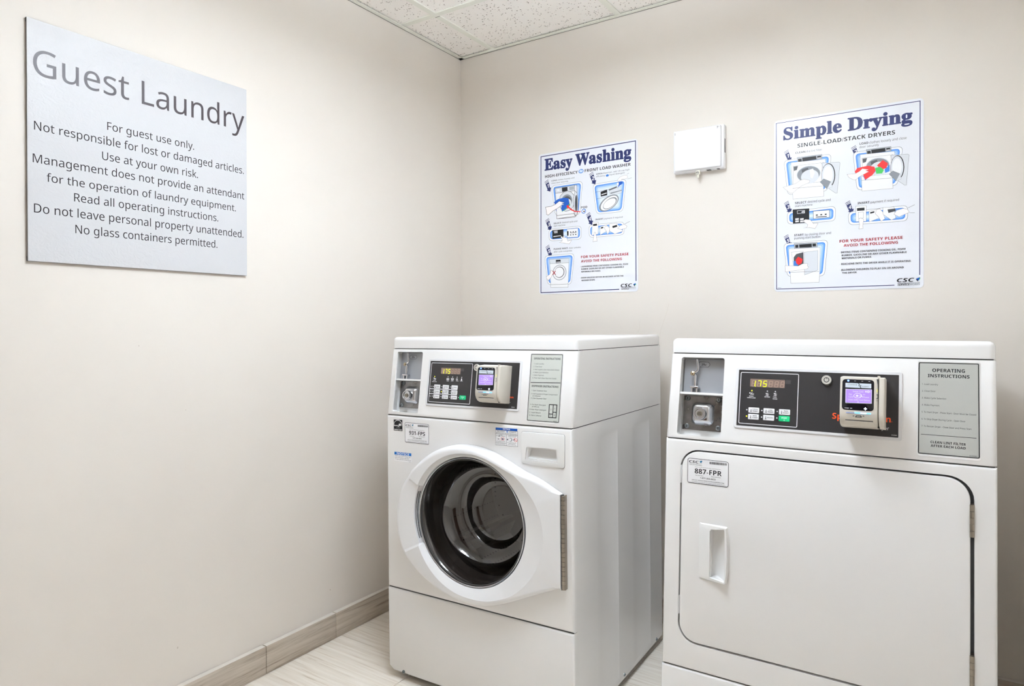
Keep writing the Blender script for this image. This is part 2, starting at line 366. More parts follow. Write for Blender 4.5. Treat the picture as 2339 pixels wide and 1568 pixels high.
# ------------------------------------------------------------------ printed matter, local coordinates in 0.1 mm (text height in 0.01 mm)
SPEC = json.loads(r'''{"a":[["L","n",339,1460,-2906,-2193,-2933,-2159,2911,2183,2926,2183,-2602],
["T","Easy Washing","s","n",-1967,1985,2302,4653],
["T","HIGH-EFFICIENCY","b","k",-1953,-386,1970,1197],
["E","b",-228,2045,-114,2048,-228,2131],
["E","c",-228,2045,-142,2048,-228,2108],
["T","he","bi","w",-305,-142,2009,920],
["T","FRONT LOAD WASHER","b","k",-61,1975,1979,1171],
["T","LOAD","b","d",-1641,-1379,1786,560],
["T","clothes loosely and","r","d",-1347,-547,1788,557],
["T","close door securely","r","d",-1641,-834,1682,577],
["T","OPEN","b","d",463,737,1803,571],
["T","dispenser, add 1/8 cup high","r","d",764,1922,1806,584],
["T","efficiency","r","d",462,855,1703,588],
["E","b",961,1717,1029,1720,962,1764],
["T","liquid detergent","r","d",1060,1719,1706,581],
["T","POD","b","d",-236,53,497,852],
["A","1",-1702,1359],
["A","2",420,1419],
["F",180,-1636,1597,-163,1620,-304,255,-1467,338],
["F",180,308,1428,1780,1475,1628,200,474,199],
["P","w",-1460,1474,-437,1502,-393,286,-528,166,-1390,177],
["L","k",145,-1460,1474,-437,1502,-393,286,-528,166,-1390,177,-1460,1474],
["P","l",-1471,1475,-531,1504,-533,1270,-1451,1262],
["L","k",145,-1471,1475,-531,1504,-533,1270,-1451,1262,-1471,1475],
["P","k",-1142,1464,-873,1469,-864,1285,-1127,1288],
["P","w",-1368,1432,-1255,1432,-1250,1342,-1363,1342],
["P","g",-787,1459,-556,1463,-557,1317,-778,1316],
["E","l",-901,876,-525,881,-889,1310],
["L","k",145,-520,878,-565,1081,-692,1235,-872,1302,-1059,1264,-1209,1131,-1284,934,-1264,723,-1155,550,-984,458,-794,468,-632,578,-535,760,-520,878],
["E","G",-911,877,-649,881,-905,1157],
["E","D",-911,846,-700,851,-905,1081],
["E","l",-861,774,-690,783,-855,960],
["P","l",-523,1269,-424,1170,-361,811,-393,374,-493,207,-562,301,-589,923],
["L","k",145,-523,1269,-424,1170,-361,811,-393,374,-493,207,-562,301,-589,923,-523,1269],
["E","D",-461,733,-401,736,-459,1085],
["P","B",-1525,896,-1334,1002,-1027,1036,-825,984,-776,765,-953,561,-1117,465,-1182,583,-1146,736,-1310,730,-1464,769],
["P","e",-1182,583,-1117,456,-953,561,-776,765,-741,695,-928,536,-1132,444],
["P","h",-1934,725,-1672,731,-1464,791,-1268,914,-1145,870,-1003,811,-1156,795,-1013,736,-1156,737,-1233,678,-1388,604,-1569,531,-1804,373,-1883,403],
["L","k",145,-1934,725,-1672,731,-1464,791,-1268,914,-1145,870,-1003,811,-1156,795,-1013,736,-1156,737,-1233,678,-1388,604,-1569,531,-1804,373,-1883,403,-1934,725],
["P","r",-927,692,-801,701,-811,645,-701,536,-527,431,-254,382,-255,352,-527,386,-727,485,-827,584,-862,530],
["L","k",145,-1390,177,-528,210,-513,297],
["L","k",145,-1399,313,-527,320],
["E","b",-112,377,-9,381,-111,478],
["E","w",-112,377,-38,379,-112,447],
["E","k",-97,367,-68,369,-97,402],
["L","k",94,437,1102,1557,1190],
["L","k",94,473,812,1016,879],
["P","k",660,1086,953,1152,952,920,668,892],
["P","w",696,989,925,1031,925,997,701,955],
["P","l",1017,1154,1379,1236,1432,1123,1583,1081,1592,956,1088,838,1053,1025],
["L","k",56,1017,1154,1379,1236,1432,1123,1583,1081,1592,956,1088,838,1053,1025,1017,1154],
["P","D",1026,1144,1375,1228,1378,1178,1039,1093],
["P","G",1089,1004,1583,1064,1583,1031,1098,953],
["E","G",1024,596,1457,724,1052,892],
["E","w",1036,595,1412,713,1061,850],
["E","G",1069,583,1376,683,1088,789],
["E","w",1055,576,1331,655,1074,754],
["P","B",1451,1392,1611,1398,1638,1321,1504,1246,1414,1166,1469,1308],
["P","w",1361,1353,1451,1392,1469,1308,1433,1246,1379,1269],
["L","k",56,1361,1353,1451,1392,1469,1308,1433,1246,1379,1269,1361,1353],
["P","h",1407,1480,1505,1583,1719,1638,1824,1609,1842,1509,1718,1483,1576,1484,1558,1396,1523,1416,1496,1453,1433,1411],
["L","k",56,1407,1480,1505,1583,1719,1638,1824,1609,1842,1509,1718,1483,1576,1484,1558,1396,1523,1416,1496,1453,1433,1411,1407,1480],
["L","k",75,1807,1660,1904,1697],
["L","k",75,1841,1468,2017,1495],
["T","SELECT","b","d",-1545,-1174,-43,640],
["T","desired cycle and","r","d",-1131,-415,-37,659],
["T","start machine","r","d",-1546,-987,-145,593],
["T","INSERT","b","d",417,776,-48,616],
["T","payment if required","r","d",806,1626,-47,589],
["T","PLEASE WAIT-","b","d",-1546,-837,-1133,664],
["T","door unlocks","r","d",-805,-259,-1129,561],
["T","after cycle completes","r","d",-1546,-666,-1247,593],
["A","3",-1675,-296],
["A","4",275,-225],
["A","5",-1670,-1432],
["F",180,-1779,-245,-229,-221,-231,-764,-1768,-734],
["P","k",-1615,-294,-1073,-291,-1069,-644,-1611,-663],
["T","188","b","w",-1547,-1357,-428,1067],
["P","w",-1561,-548,-1182,-541,-1182,-565,-1562,-583],
["P","w",-899,-305,-380,-301,-382,-672,-888,-657],
["L","k",77,-899,-305,-380,-301,-382,-672,-888,-657,-899,-305],
["P","k",-900,-387,-828,-388,-829,-580,-895,-579],
["P","k",-754,-417,-696,-417,-696,-455,-754,-455],
["P","k",-755,-539,-696,-539,-697,-576,-755,-576],
["P","k",-635,-417,-577,-417,-577,-455,-635,-455],
["P","k",-636,-539,-578,-538,-578,-576,-636,-576],
["P","k",-517,-418,-459,-418,-459,-455,-517,-455],
["P","k",-517,-539,-460,-538,-460,-576,-517,-576],
["P","k",-754,-469,-451,-469,-452,-488,-754,-487],
["P","h",-1264,-842,-1143,-791,-1129,-722,-1209,-598,-1142,-579,-1088,-654,-1069,-561,-1016,-577,-1008,-660,-928,-631,-862,-812,-782,-782,-676,-778,-796,-933,-916,-913,-1049,-869],
["L","k",77,-1264,-842,-1143,-791,-1129,-722,-1209,-598,-1142,-579,-1088,-654,-1069,-561,-1016,-577,-1008,-660,-928,-631,-862,-812,-782,-782,-676,-778,-796,-933,-916,-913,-1049,-869,-1264,-842],
["F",180,119,-227,1681,-215,1690,-728,142,-734],
["P","w",285,-104,551,-127,536,-627,245,-650],
["L","k",77,285,-104,551,-127,536,-627,245,-650,285,-104],
["P","k",310,-198,492,-191,492,-270,315,-271],
["P","h",346,-670,372,-535,423,-539,447,-632,497,-909,408,-903,307,-918],
["L","k",77,346,-670,372,-535,423,-539,447,-632,497,-909,408,-903,307,-918,346,-670],
["P","w",625,-327,937,-274,973,-514,636,-669],
["L","k",77,625,-327,937,-274,973,-514,636,-669,625,-327],
["P","k",662,-358,775,-340,775,-396,667,-415],
["P","h",824,-412,862,-313,986,-335,1059,-431,1034,-587,960,-671,911,-532],
["L","k",77,824,-412,862,-313,986,-335,1059,-431,1034,-587,960,-671,911,-532,824,-412],
["P","w",1036,-249,1378,-256,1643,-591,1279,-674,1059,-544],
["L","k",77,1036,-249,1378,-256,1643,-591,1279,-674,1059,-544,1036,-249],
["P","k",1170,-350,1378,-312,1390,-391,1195,-431],
["P","h",1402,-459,1523,-358,1692,-316,1812,-404,1763,-489,1547,-516],
["L","k",77,1402,-459,1523,-358,1692,-316,1812,-404,1763,-489,1547,-516,1402,-459],
["L","k",102,1716,-307,1931,-226],
["F",180,-1993,-1365,-561,-1346,-712,-2621,-1848,-2604],
["P","w",-1745,-1523,-818,-1529,-859,-2745,-1697,-2728],
["L","k",77,-1745,-1523,-818,-1529,-859,-2745,-1697,-2728,-1745,-1523],
["P","l",-1745,-1523,-818,-1529,-819,-1716,-1732,-1714],
["L","k",77,-1745,-1523,-818,-1529,-819,-1716,-1732,-1714,-1745,-1523],
["P","k",-1444,-1563,-1214,-1565,-1209,-1695,-1437,-1699],
["P","w",-1418,-1648,-1228,-1646,-1228,-1677,-1418,-1676],
["E","g",-1271,-2105,-935,-2097,-1269,-1774],
["E","w",-1271,-2105,-970,-2097,-1269,-1809],
["E","D",-1271,-2093,-1034,-2087,-1270,-1857],
["E","w",-1282,-2092,-1066,-2088,-1281,-1880],
["L","k",102,-1696,-2609,-858,-2604],
["P","h",-1929,-2266,-1735,-2155,-1679,-1991,-1542,-2045,-1598,-2161,-1681,-2300,-1833,-2437],
["L","k",77,-1929,-2266,-1735,-2155,-1679,-1991,-1542,-2045,-1598,-2161,-1681,-2300,-1833,-2437,-1929,-2266],
["T","X","b","R",-1620,-1440,-2194,1665],
["T","FOR YOUR SAFETY PLEASE","b","R",-243,1871,-1562,995],
["T","AVOID THE FOLLOWING","b","R",-244,1585,-1739,995],
["T","- LAUNDERING ITEMS CONTAINING COOKING OIL, FOAM","b","d",-289,1848,-1938,579],
["T","RUBBER, GASOLINE OR ANY OTHER FLAMMABLE","b","d",-233,1666,-2044,579],
["T","MATERIALS OR FUMES.","b","d",-233,654,-2153,556],
["T","- DOOR UNLOCKS WITHIN 60 SECONDS AFTER THE","b","d",-292,1647,-2400,533],
["T","WASHER STOPS.","b","d",-230,401,-2513,579],
["T","CSC","bi","k",1532,2016,-2821,1274],
["P","B",2063,-2723,2177,-2679,2146,-2771],
["P","k",2068,-2741,2134,-2737,2129,-2819],
["P","e",2146,-2737,2193,-2702,2158,-2789],
["L","d",102,1542,-2845,2176,-2842],
["T","SERVICE","bi","d",1549,1885,-2927,603],
["T","WORKS","i","g",1889,2176,-2924,533]],"b":[["L","n",231,1442,-2889,-2167,-2904,-2175,2916,2145,2908,2139,-2588],
["T","Simple Drying","s","n",-1928,1924,2301,4019],
["T","SINGLE-LOAD/STACK DRYERS","b","k",-1481,1458,1967,1317],
["T","CLEAN","b","d",-1547,-1225,1762,660],
["T","the lint filter","r","d",-1195,-697,1757,698],
["T","LOAD","b","d",438,695,1775,734],
["T","clothes loosely and close","r","d",723,1776,1768,791],
["T","door securely","r","d",434,998,1664,734],
["A","1",-1698,1519],
["A","2",406,1355],
["F",150,-1918,1578,-418,1598,-536,369,-1793,377],
["F",150,246,1556,1670,1545,1521,323,369,289],
["P","w",630,1595,1342,1594,1351,1449,640,1448],
["P","g",630,1595,1342,1594,1351,1449,640,1448],
["L","k",57,630,1595,1342,1594,1351,1449,640,1448,630,1595],
["P","k",778,1563,1180,1567,1189,1452,788,1448],
["P","k",658,1539,760,1539,769,1450,667,1448],
["P","k",1207,1556,1315,1557,1320,1470,1216,1469],
["P","w",1220,1499,1309,1500,1309,1476,1220,1474],
["P","w",453,1453,1440,1426,1449,1292,1360,1325,1396,235,509,242,500,609,462,1138],
["L","k",57,453,1453,1440,1426,1449,1292,1360,1325,1396,235,509,242,500,609,462,1138,453,1453],
["P","w",509,1330,1333,1319,1360,710,519,722],
["L","k",57,509,1330,1333,1319,1360,710,519,722,509,1330],
["E","l",962,1009,1315,1003,962,1288],
["E","G",962,1009,1292,1002,962,1261],
["P","D",760,1181,944,1218,980,1068,778,1075],
["E","l",999,921,1252,917,998,1149],
["P","D",528,1307,653,1310,621,1190,537,1170],
["L","k",57,528,1307,653,1310,621,1190,537,1170,528,1307],
["P","b",1162,879,1306,1004,1306,799,1180,754],
["P","r",944,1032,1108,1185,1252,1063,1216,914,1071,871],
["P","e",889,956,1035,979,1144,861,1090,755,925,765],
["P","b",537,751,925,848,603,586],
["P","r",293,908,369,1024,686,1056,870,1000,907,871,815,737,603,607,547,771,331,850],
["P","h",65,852,312,842,444,910,519,984,705,928,612,898,714,865,593,807,425,723,312,632,255,649,123,739],
["L","k",57,65,852,312,842,444,910,519,984,705,928,612,898,714,865,593,807,425,723,312,632,255,649,123,739,65,852],
["L","k",76,500,599,1396,573],
["P","l",1342,1307,1811,1281,1846,1246,1768,294,1724,299,1538,463],
["L","k",57,1342,1307,1811,1281,1846,1246,1768,294,1724,299,1538,463,1342,1307],
["E","k",1520,884,1715,879,1520,1282],
["E","l",1512,885,1688,880,1511,1259],
["E","w",1512,906,1644,902,1511,1191],
["P","G",1288,709,1396,798,1592,681,1636,513,1485,460],
["L","k",57,1288,709,1396,798,1592,681,1636,513,1485,460,1288,709],
["P","l",1592,681,1636,513,1485,460],
["P","w",-1491,1630,-703,1628,-693,1475,-1481,1474],
["P","g",-1491,1630,-703,1628,-693,1475,-1481,1474],
["L","k",57,-1491,1630,-703,1628,-693,1475,-1481,1474,-1491,1630],
["P","k",-1327,1596,-883,1599,-873,1479,-1317,1474],
["P","k",-1460,1570,-1348,1570,-1337,1477,-1450,1475],
["P","k",-853,1588,-733,1589,-727,1497,-843,1496],
["P","w",-839,1528,-739,1529,-739,1503,-839,1502],
["P","w",-1688,1480,-595,1451,-585,1310,-684,1345,-644,198,-1626,204,-1637,591,-1678,1148],
["L","k",57,-1688,1480,-595,1451,-585,1310,-684,1345,-644,198,-1626,204,-1637,591,-1678,1148,-1688,1480],
["P","w",-1626,1351,-713,1338,-684,698,-1616,710],
["L","k",57,-1626,1351,-713,1338,-684,698,-1616,710,-1626,1351],
["E","l",-1124,1012,-733,1006,-1124,1306],
["E","G",-1124,1012,-759,1005,-1124,1278],
["P","D",-1348,1194,-1144,1233,-1104,1075,-1327,1082],
["E","l",-1084,920,-803,916,-1084,1159],
["P","D",-1605,1326,-1467,1330,-1502,1203,-1595,1181],
["L","k",57,-1605,1326,-1467,1330,-1502,1203,-1595,1181,-1605,1326],
["P","w",-1084,1159,-983,1179,-923,1030,-1003,845,-1064,896],
["P","h",-1950,649,-1533,734,-1389,826,-1266,855,-1084,789,-1104,716,-1328,644,-1492,531,-1637,415,-1720,424],
["L","k",57,-1950,649,-1533,734,-1389,826,-1266,855,-1084,789,-1104,716,-1328,644,-1492,531,-1637,415,-1720,424,-1950,649],
["L","k",76,-1637,580,-644,553],
["P","l",-703,1326,-185,1299,-146,1262,-233,260,-282,266,-487,439],
["L","k",57,-703,1326,-185,1299,-146,1262,-233,260,-282,266,-487,439,-703,1326],
["E","k",-506,881,-291,876,-506,1299],
["E","l",-516,882,-320,877,-516,1275],
["E","w",-516,904,-369,900,-516,1204],
["P","G",-763,697,-644,790,-428,668,-379,491,-546,435],
["L","k",57,-763,697,-644,790,-428,668,-379,491,-546,435,-763,697],
["P","l",-428,668,-379,491,-546,435],
["T","SELECT","b","d",-1559,-1191,25,711],
["T","desired cycle and","r","d",-1156,-437,23,770],
["T","start machine","r","d",-1559,-1000,-80,667],
["T","INSERT","b","d",381,729,-178,700],
["T","payment if required","r","d",766,1569,-181,693],
["T","START","b","d",-1585,-1280,-1087,690],
["T","by closing door and","r","d",-1239,-423,-1091,706],
["T","pushing start button","r","d",-1585,-748,-1193,690],
["A","3",-1695,-265],
["A","4",234,-455],
["A","5",-1702,-1434],
["F",150,-1811,-225,-285,-175,-295,-660,-1801,-651],
["P","k",-1632,-159,-1105,-171,-1106,-644,-1622,-644],
["L","k",58,-1632,-159,-1105,-171,-1106,-644,-1622,-644,-1632,-159],
["L","w",96,-1486,-211,-1249,-219,-1249,-316,-1482,-312,-1486,-211],
["T","45","b","w",-1352,-1253,-301,664],
["P","w",-1549,-472,-1435,-471,-1435,-527,-1549,-528],
["P","w",-1393,-486,-1280,-485,-1280,-540,-1393,-541],
["P","w",-1549,-550,-1435,-549,-1435,-604,-1549,-605],
["P","w",-1393,-563,-1280,-562,-1280,-618,-1393,-619],
["P","w",-979,-275,-466,-281,-466,-532,-973,-539],
["L","k",58,-979,-275,-466,-281,-466,-532,-973,-539,-979,-275],
["L","k",115,-979,-275,-466,-281,-466,-532,-973,-539,-979,-275],
["P","k",-892,-399,-832,-398,-832,-438,-892,-439],
["P","k",-753,-399,-693,-398,-693,-437,-753,-438],
["P","k",-615,-399,-556,-398,-556,-437,-615,-438],
["P","k",-892,-472,-552,-477,-552,-503,-892,-498],
["P","h",-1290,-827,-1167,-804,-1147,-717,-1311,-582,-1228,-534,-1065,-559,-963,-711,-943,-691,-822,-701,-923,-878,-984,-852,-1106,-820],
["L","k",58,-1290,-827,-1167,-804,-1147,-717,-1311,-582,-1228,-534,-1065,-559,-963,-711,-943,-691,-822,-701,-923,-878,-984,-852,-1106,-820,-1290,-827],
["F",150,107,-407,1801,-352,1801,-843,123,-835],
["P","w",324,-236,632,-245,632,-762,324,-746],
["L","k",58,324,-236,632,-245,632,-762,324,-746,324,-236],
["P","k",362,-303,583,-304,583,-399,366,-395],
["P","w",400,-445,551,-448,551,-649,405,-647],
["L","k",58,400,-445,551,-448,551,-649,405,-647,400,-445],
["P","h",409,-679,466,-631,560,-692,532,-901,542,-987,419,-998,438,-851],
["L","k",58,409,-679,466,-631,560,-692,532,-901,542,-987,419,-998,438,-851,409,-679],
["P","w",710,-443,1025,-379,1099,-657,720,-791],
["L","k",58,710,-443,1025,-379,1099,-657,720,-791,710,-443],
["P","k",748,-473,869,-451,869,-499,751,-524],
["P","h",896,-534,933,-411,1025,-389,1117,-512,1172,-726,1062,-799,989,-647],
["L","k",58,896,-534,933,-411,1025,-389,1117,-512,1172,-726,1062,-799,989,-647,896,-534],
["P","w",1117,-356,1426,-366,1480,-732,1354,-783,1117,-575],
["L","k",58,1117,-356,1426,-366,1480,-732,1354,-783,1117,-575,1117,-356],
["P","D",1245,-431,1462,-421,1480,-505,1272,-548],
["P","h",1426,-604,1498,-486,1677,-442,1801,-475,1854,-582,1712,-640,1570,-699],
["L","k",58,1426,-604,1498,-486,1677,-442,1801,-475,1854,-582,1712,-640,1570,-699,1426,-604],
["L","k",77,1818,-435,2003,-352],
["L","k",77,1871,-594,2003,-606],
["F",150,-1928,-1324,-522,-1291,-632,-2502,-1802,-2475],
["P","g",-1591,-1336,-852,-1344,-842,-1508,-1581,-1526],
["L","k",58,-1591,-1336,-852,-1344,-842,-1508,-1581,-1526,-1591,-1336],
["P","k",-1425,-1386,-1025,-1382,-1020,-1497,-1415,-1497],
["P","k",-1550,-1395,-1456,-1390,-1452,-1490,-1543,-1495],
["P","k",-1000,-1384,-893,-1385,-889,-1479,-994,-1481],
["P","w",-1759,-1515,-762,-1525,-772,-2387,-792,-2714,-1697,-2714,-1718,-2322,-1749,-2298],
["L","k",58,-1759,-1515,-762,-1525,-772,-2387,-792,-2714,-1697,-2714,-1718,-2322,-1749,-2298,-1759,-1515],
["P","w",-1675,-1632,-1291,-1622,-1281,-2253,-1602,-2260],
["L","k",58,-1675,-1632,-1291,-1622,-1281,-2253,-1602,-2260,-1675,-1632],
["P","D",-1602,-1815,-1519,-1708,-1291,-1656,-1287,-2142,-1598,-2127],
["P","b",-1613,-1948,-1519,-1942,-1456,-2112,-1602,-2115],
["P","r",-1540,-1907,-1456,-1801,-1311,-1898,-1343,-2029,-1456,-2089,-1519,-2020],
["P","l",-1260,-1658,-832,-1629,-832,-2297,-1250,-2443],
["L","k",58,-1260,-1658,-832,-1629,-832,-2297,-1250,-2443,-1260,-1658],
["P","h",-1887,-2090,-1456,-2123,-1312,-2053,-1147,-2061,-1168,-2137,-1117,-2173,-1168,-2237,-1353,-2261,-1602,-2283,-1876,-2315],
["L","k",58,-1887,-2090,-1456,-2123,-1312,-2053,-1147,-2061,-1168,-2137,-1117,-2173,-1168,-2237,-1353,-2261,-1602,-2283,-1876,-2315,-1887,-2090],
["L","k",77,-1718,-2333,-792,-2342],
["T","FOR YOUR SAFETY PLEASE","b","R",-162,1668,-1410,925],
["T","AVOID THE FOLLOWING","b","R",-37,1540,-1555,858],
["T","· DRYING ITEMS CONTAINING COOKING OIL, FOAM","b","d",-158,1748,-1768,603],
["T","RUBBER, GASOLINE OR ANY OTHER FLAMMABLE","b","d",-94,1780,-1870,580],
["T","MATERIALS OR FUMES.","b","d",-90,795,-1965,602],
["T","· REACHING INTO THE DRYER WHILE IT IS OPERATING.","b","d",-152,1908,-2158,581],
["T","· ALLOWING CHILDREN TO PLAY ON OR AROUND","b","d",-152,1699,-2354,581],
["T","THE DRYER.","b","d",-82,368,-2453,537],
["T","CSC","bi","k",1510,1992,-2798,1240],
["P","B",2031,-2707,2149,-2657,2109,-2765],
["P","k",2031,-2721,2092,-2736,2092,-2805],
["P","e",2122,-2700,2160,-2671,2132,-2758],
["L","d",77,1521,-2831,2139,-2829],
["T","SERVICE","bi","d",1526,1864,-2909,640],
["T","WORKS","i","G",1869,2144,-2907,594],
["T","MAX-D","b","G",-2132,-2015,-2872,271]],"s":[["T","Guest Laundry","r","M",-2922,2968,1627,6471],
["T","For guest use only.","r","m",-1196,1267,672,2128],
["T","Not responsible for lost or damaged articles.","r","m",-2909,2943,262,2176],
["T","Use at your own risk.","r","m",-1329,1386,-154,2163],
["T","Management does not provide an attendant","r","m",-2940,2959,-551,2173],
["T","for the operation of laundry equipment.","r","m",-2639,2655,-976,2075],
["T","Read all operating instructions.","r","m",-2015,2046,-1375,2140],
["T","Do not leave personal property unattended.","r","m",-2920,2923,-1787,2221],
["T","No glass containers permitted.","r","m",-1990,2013,-2197,2190]],"dins":[["T","OPERATING","b","k",5723,6297,-290,717],
["T","INSTRUCTIONS","b","k",5644,6377,-406,675],
["T","1. Load Laundry","r","k",5539,5828,-574,330],
["T","2. Close Door","r","k",5540,5784,-719,329],
["T","3. Make Cycle Selection","r","k",5538,5970,-867,342],
["T","4. Make Payment","r","k",5538,5853,-1014,327],
["T","5. To Start Dryer - Press Start - Door Must be Closed","r","k",5536,6483,-1164,326],
["T","6. To Stop Dryer During Cycle - Open Door","r","k",5535,6303,-1312,324],
["T","7. To Restart Dryer - Close Door and Press Start","r","k",5534,6404,-1460,323],
["L","k",92,5524,-1620,6487,-1620],
["T","CLEAN LINT FILTER","b","k",5697,6309,-1790,499],
["T","AFTER EACH LOAD","b","k",5701,6305,-1864,484],
["T","514360R1","b","d",6367,6496,-1992,161]],"wins":[["T","OPERATING INSTRUCTIONS","b","k",5466,6333,-274,551],
["T","1. Load Laundry","r","k",5473,5805,-415,371],
["T","2. Close Door","r","k",5467,5755,-498,370],
["T","3. Add Supplies (See Instructions Below)","r","k",5467,6312,-581,370],
["T","4. Make Cycle Selection","r","k",5464,5967,-665,369],
["T","5. Make Payment","r","k",5460,5826,-745,369],
["T","6. Press Start (Door Must be Closed)","r","k",5457,6234,-825,369],
["T","1. Open Dispenser Door","r","k",5450,5962,-1185,367],
["T","2. Load Supplies in Proper Compartment","r","k",5445,6308,-1278,366],
["T","as Indicated","r","k",5500,5754,-1338,352],
["T","3. Close Dispenser Door","r","k",5448,5960,-1406,379],
["T","A. Pre Wash Detergent","r","k",5445,5953,-1586,364],
["T","(If Offered)","r","k",5504,5735,-1646,363],
["T","B. Main Wash Detergent","r","k",5435,5975,-1726,364],
["T","C. Liquid Bleach","r","k",5434,5797,-1811,363],
["T","D. Fabric Softener","r","k",5432,5834,-1892,363],
["L","k",182,5406,-942,6374,-925],
["T","DISPENSER INSTRUCTIONS","b","k",5449,6318,-1064,544],
["L","k",234,6066,-1542,6305,-1540,6301,-1900,6065,-1904,6066,-1542],
["L","k",208,6191,-1541,6189,-1901],
["L","k",208,6070,-1804,6191,-1803],
["L","k",208,6198,-1750,6305,-1750],
["T","D","r","k",6113,6140,-1701,450],
["T","A","r","k",6235,6262,-1668,448],
["T","C","r","k",6110,6137,-1874,449],
["T","B","r","k",6230,6257,-1853,447],
["T","801577","b","d",6224,6344,-2005,171]],"dctl":[["T","INSERT","b","w",1995,2104,-1025,226],
["T","COINS/CARD","b","w",1952,2146,-1065,242],
["T","DRYING","b","w",2350,2472,-1025,255],
["T","COOL","b","w",2542,2627,-1021,253],
["T","DOWN","b","w",2539,2636,-1063,253],
["E","w",2012,-939,2028,-938,2012,-924],
["L","w",110,2030,-982,2062,-920],
["L","w",73,2060,-953,2099,-952,2097,-973,2058,-974,2060,-953],
["L","w",129,2374,-928,2431,-926,2386,-947,2440,-960,2376,-979,2437,-984],
["L","w",129,2555,-918,2612,-916,2567,-937,2621,-950,2558,-969,2618,-974],
["T","Speed Queen","b","o",3823,4968,-1420,1306],
["E","o",4990,-1404,4997,-1403,4990,-1395],
["T","Commercial Dryer","r","w",4109,4939,-1588,711],
["T","514369","b","w",4989,5086,-1696,196]],"wctl":[["T","INSERT","b","w",1839,1947,-1008,232],
["T","COINS/CARD","b","w",1798,1986,-1051,223],
["T","WASH","b","w",2371,2464,-1012,220],
["T","RINSE","b","w",2544,2637,-1007,219],
["T","SPIN","b","w",2737,2829,-1000,218],
["T","DONE","b","w",2897,2989,-995,217],
["L","w",185,2376,-925,2455,-925,2455,-961,2377,-961,2376,-925],
["L","w",185,2551,-922,2636,-922,2628,-960,2563,-960,2551,-922],
["E","w",2768,-938,2801,-938,2766,-910],
["E","k",2769,-940,2785,-940,2767,-925],
["E","w",2945,-940,2966,-941,2943,-902],
["E","w",1868,-929,1886,-928,1867,-909],
["L","w",123,1894,-940,1943,-942,1941,-961,1893,-961,1894,-940],
["T","Soil","r","w",1761,1823,-1204,311],
["T","Cycle","r","w",1737,1815,-1354,291],
["T","Temp","r","w",1737,1813,-1509,290],
["L","w",201,1735,-1267,2818,-1257],
["L","w",201,1732,-1419,2816,-1413],
["T","Speed Queen","b","o",4064,4863,-1427,609],
["T","Commercial Washer","r","w",4197,4777,-1561,316],
["T","801576","b","w",4820,4923,-1693,193]],"dsti":[["T","887-FPR","b","k",758,1417,7903,1180],
["T","CSC","bi","k",612,856,8154,568],
["P","t",874,8196,911,8225,944,8221,915,8163],
["L","d",41,616,8138,930,8151],
["T","SERVICEWORKS","r","d",621,935,8096,280],
["T","Please use this machine ID when reporting service.","b","d",764,1395,8054,132],
["T","For Service:","b","d",781,976,7849,183],
["T","Para Servicio:","b","d",1170,1401,7857,181],
["T","1-877-264-6622","b","d",895,1273,7788,350],
["T","Visit our website WWW.CSCSERVICEWORKS.COM","b","k",686,1477,7731,198],
["T","This machine is owned by CSC ServiceWorks and operated by virtue of","b","d",684,1486,7696,125],
["T","written agreement. Items attached to the owner or Management of these premises","b","d",618,1540,7668,118],
["P","d",1118,8222,1121,8222,1122,8164,1119,8164],
["P","d",1125,8222,1130,8223,1131,8165,1126,8164],
["P","d",1134,8222,1142,8223,1143,8165,1135,8164],
["P","d",1143,8223,1146,8223,1147,8165,1144,8165],
["P","d",1148,8223,1153,8223,1154,8165,1149,8165],
["P","d",1164,8223,1171,8224,1172,8166,1165,8165],
["P","d",1170,8223,1172,8224,1173,8166,1170,8165],
["P","d",1180,8224,1186,8224,1186,8166,1181,8166],
["P","d",1186,8224,1193,8224,1194,8167,1186,8166],
["P","d",1194,8224,1197,8224,1198,8166,1195,8166],
["P","d",1204,8224,1210,8225,1210,8167,1205,8166],
["P","d",1210,8224,1218,8225,1218,8167,1211,8166],
["P","d",1215,8224,1218,8225,1219,8167,1216,8167],
["P","d",1228,8225,1233,8225,1234,8167,1229,8167],
["P","d",1235,8225,1242,8226,1243,8168,1236,8167],
["P","d",1242,8225,1245,8225,1246,8168,1243,8167],
["P","d",1247,8225,1252,8226,1253,8168,1247,8167],
["P","d",1257,8225,1264,8226,1265,8168,1258,8168],
["P","d",1268,8226,1271,8226,1271,8168,1269,8168],
["P","d",1274,8226,1279,8226,1280,8169,1275,8168],
["P","d",1284,8226,1292,8227,1292,8169,1285,8168],
["P","d",1293,8226,1296,8227,1297,8169,1294,8168],
["P","d",1302,8226,1307,8227,1308,8169,1303,8169],
["P","d",1307,8227,1315,8227,1315,8170,1308,8169],
["P","d",1318,8227,1321,8227,1322,8169,1319,8169],
["P","d",1329,8227,1334,8228,1335,8170,1330,8169],
["P","d",1336,8227,1343,8228,1344,8170,1337,8170],
["P","d",1345,8227,1348,8228,1349,8170,1346,8170],
["P","d",1352,8228,1357,8228,1358,8171,1353,8170],
["P","d",1365,8228,1372,8229,1373,8171,1366,8170],
["P","d",1374,8228,1377,8228,1377,8171,1375,8171],
["P","d",1384,8228,1389,8229,1390,8171,1385,8171],
["P","d",1394,8229,1401,8229,1402,8172,1395,8171],
["P","d",1402,8229,1405,8229,1406,8172,1403,8171],
["P","d",1408,8229,1413,8230,1414,8172,1409,8171],
["P","d",1423,8229,1430,8230,1431,8173,1423,8172],
["P","d",1437,8230,1440,8230,1441,8173,1438,8172],
["P","d",1446,8230,1451,8230,1451,8173,1446,8172],
["P","d",1455,8230,1462,8231,1463,8173,1456,8173],
["P","d",1466,8230,1468,8231,1469,8173,1466,8173],
["P","d",1480,8231,1485,8231,1486,8174,1481,8173],
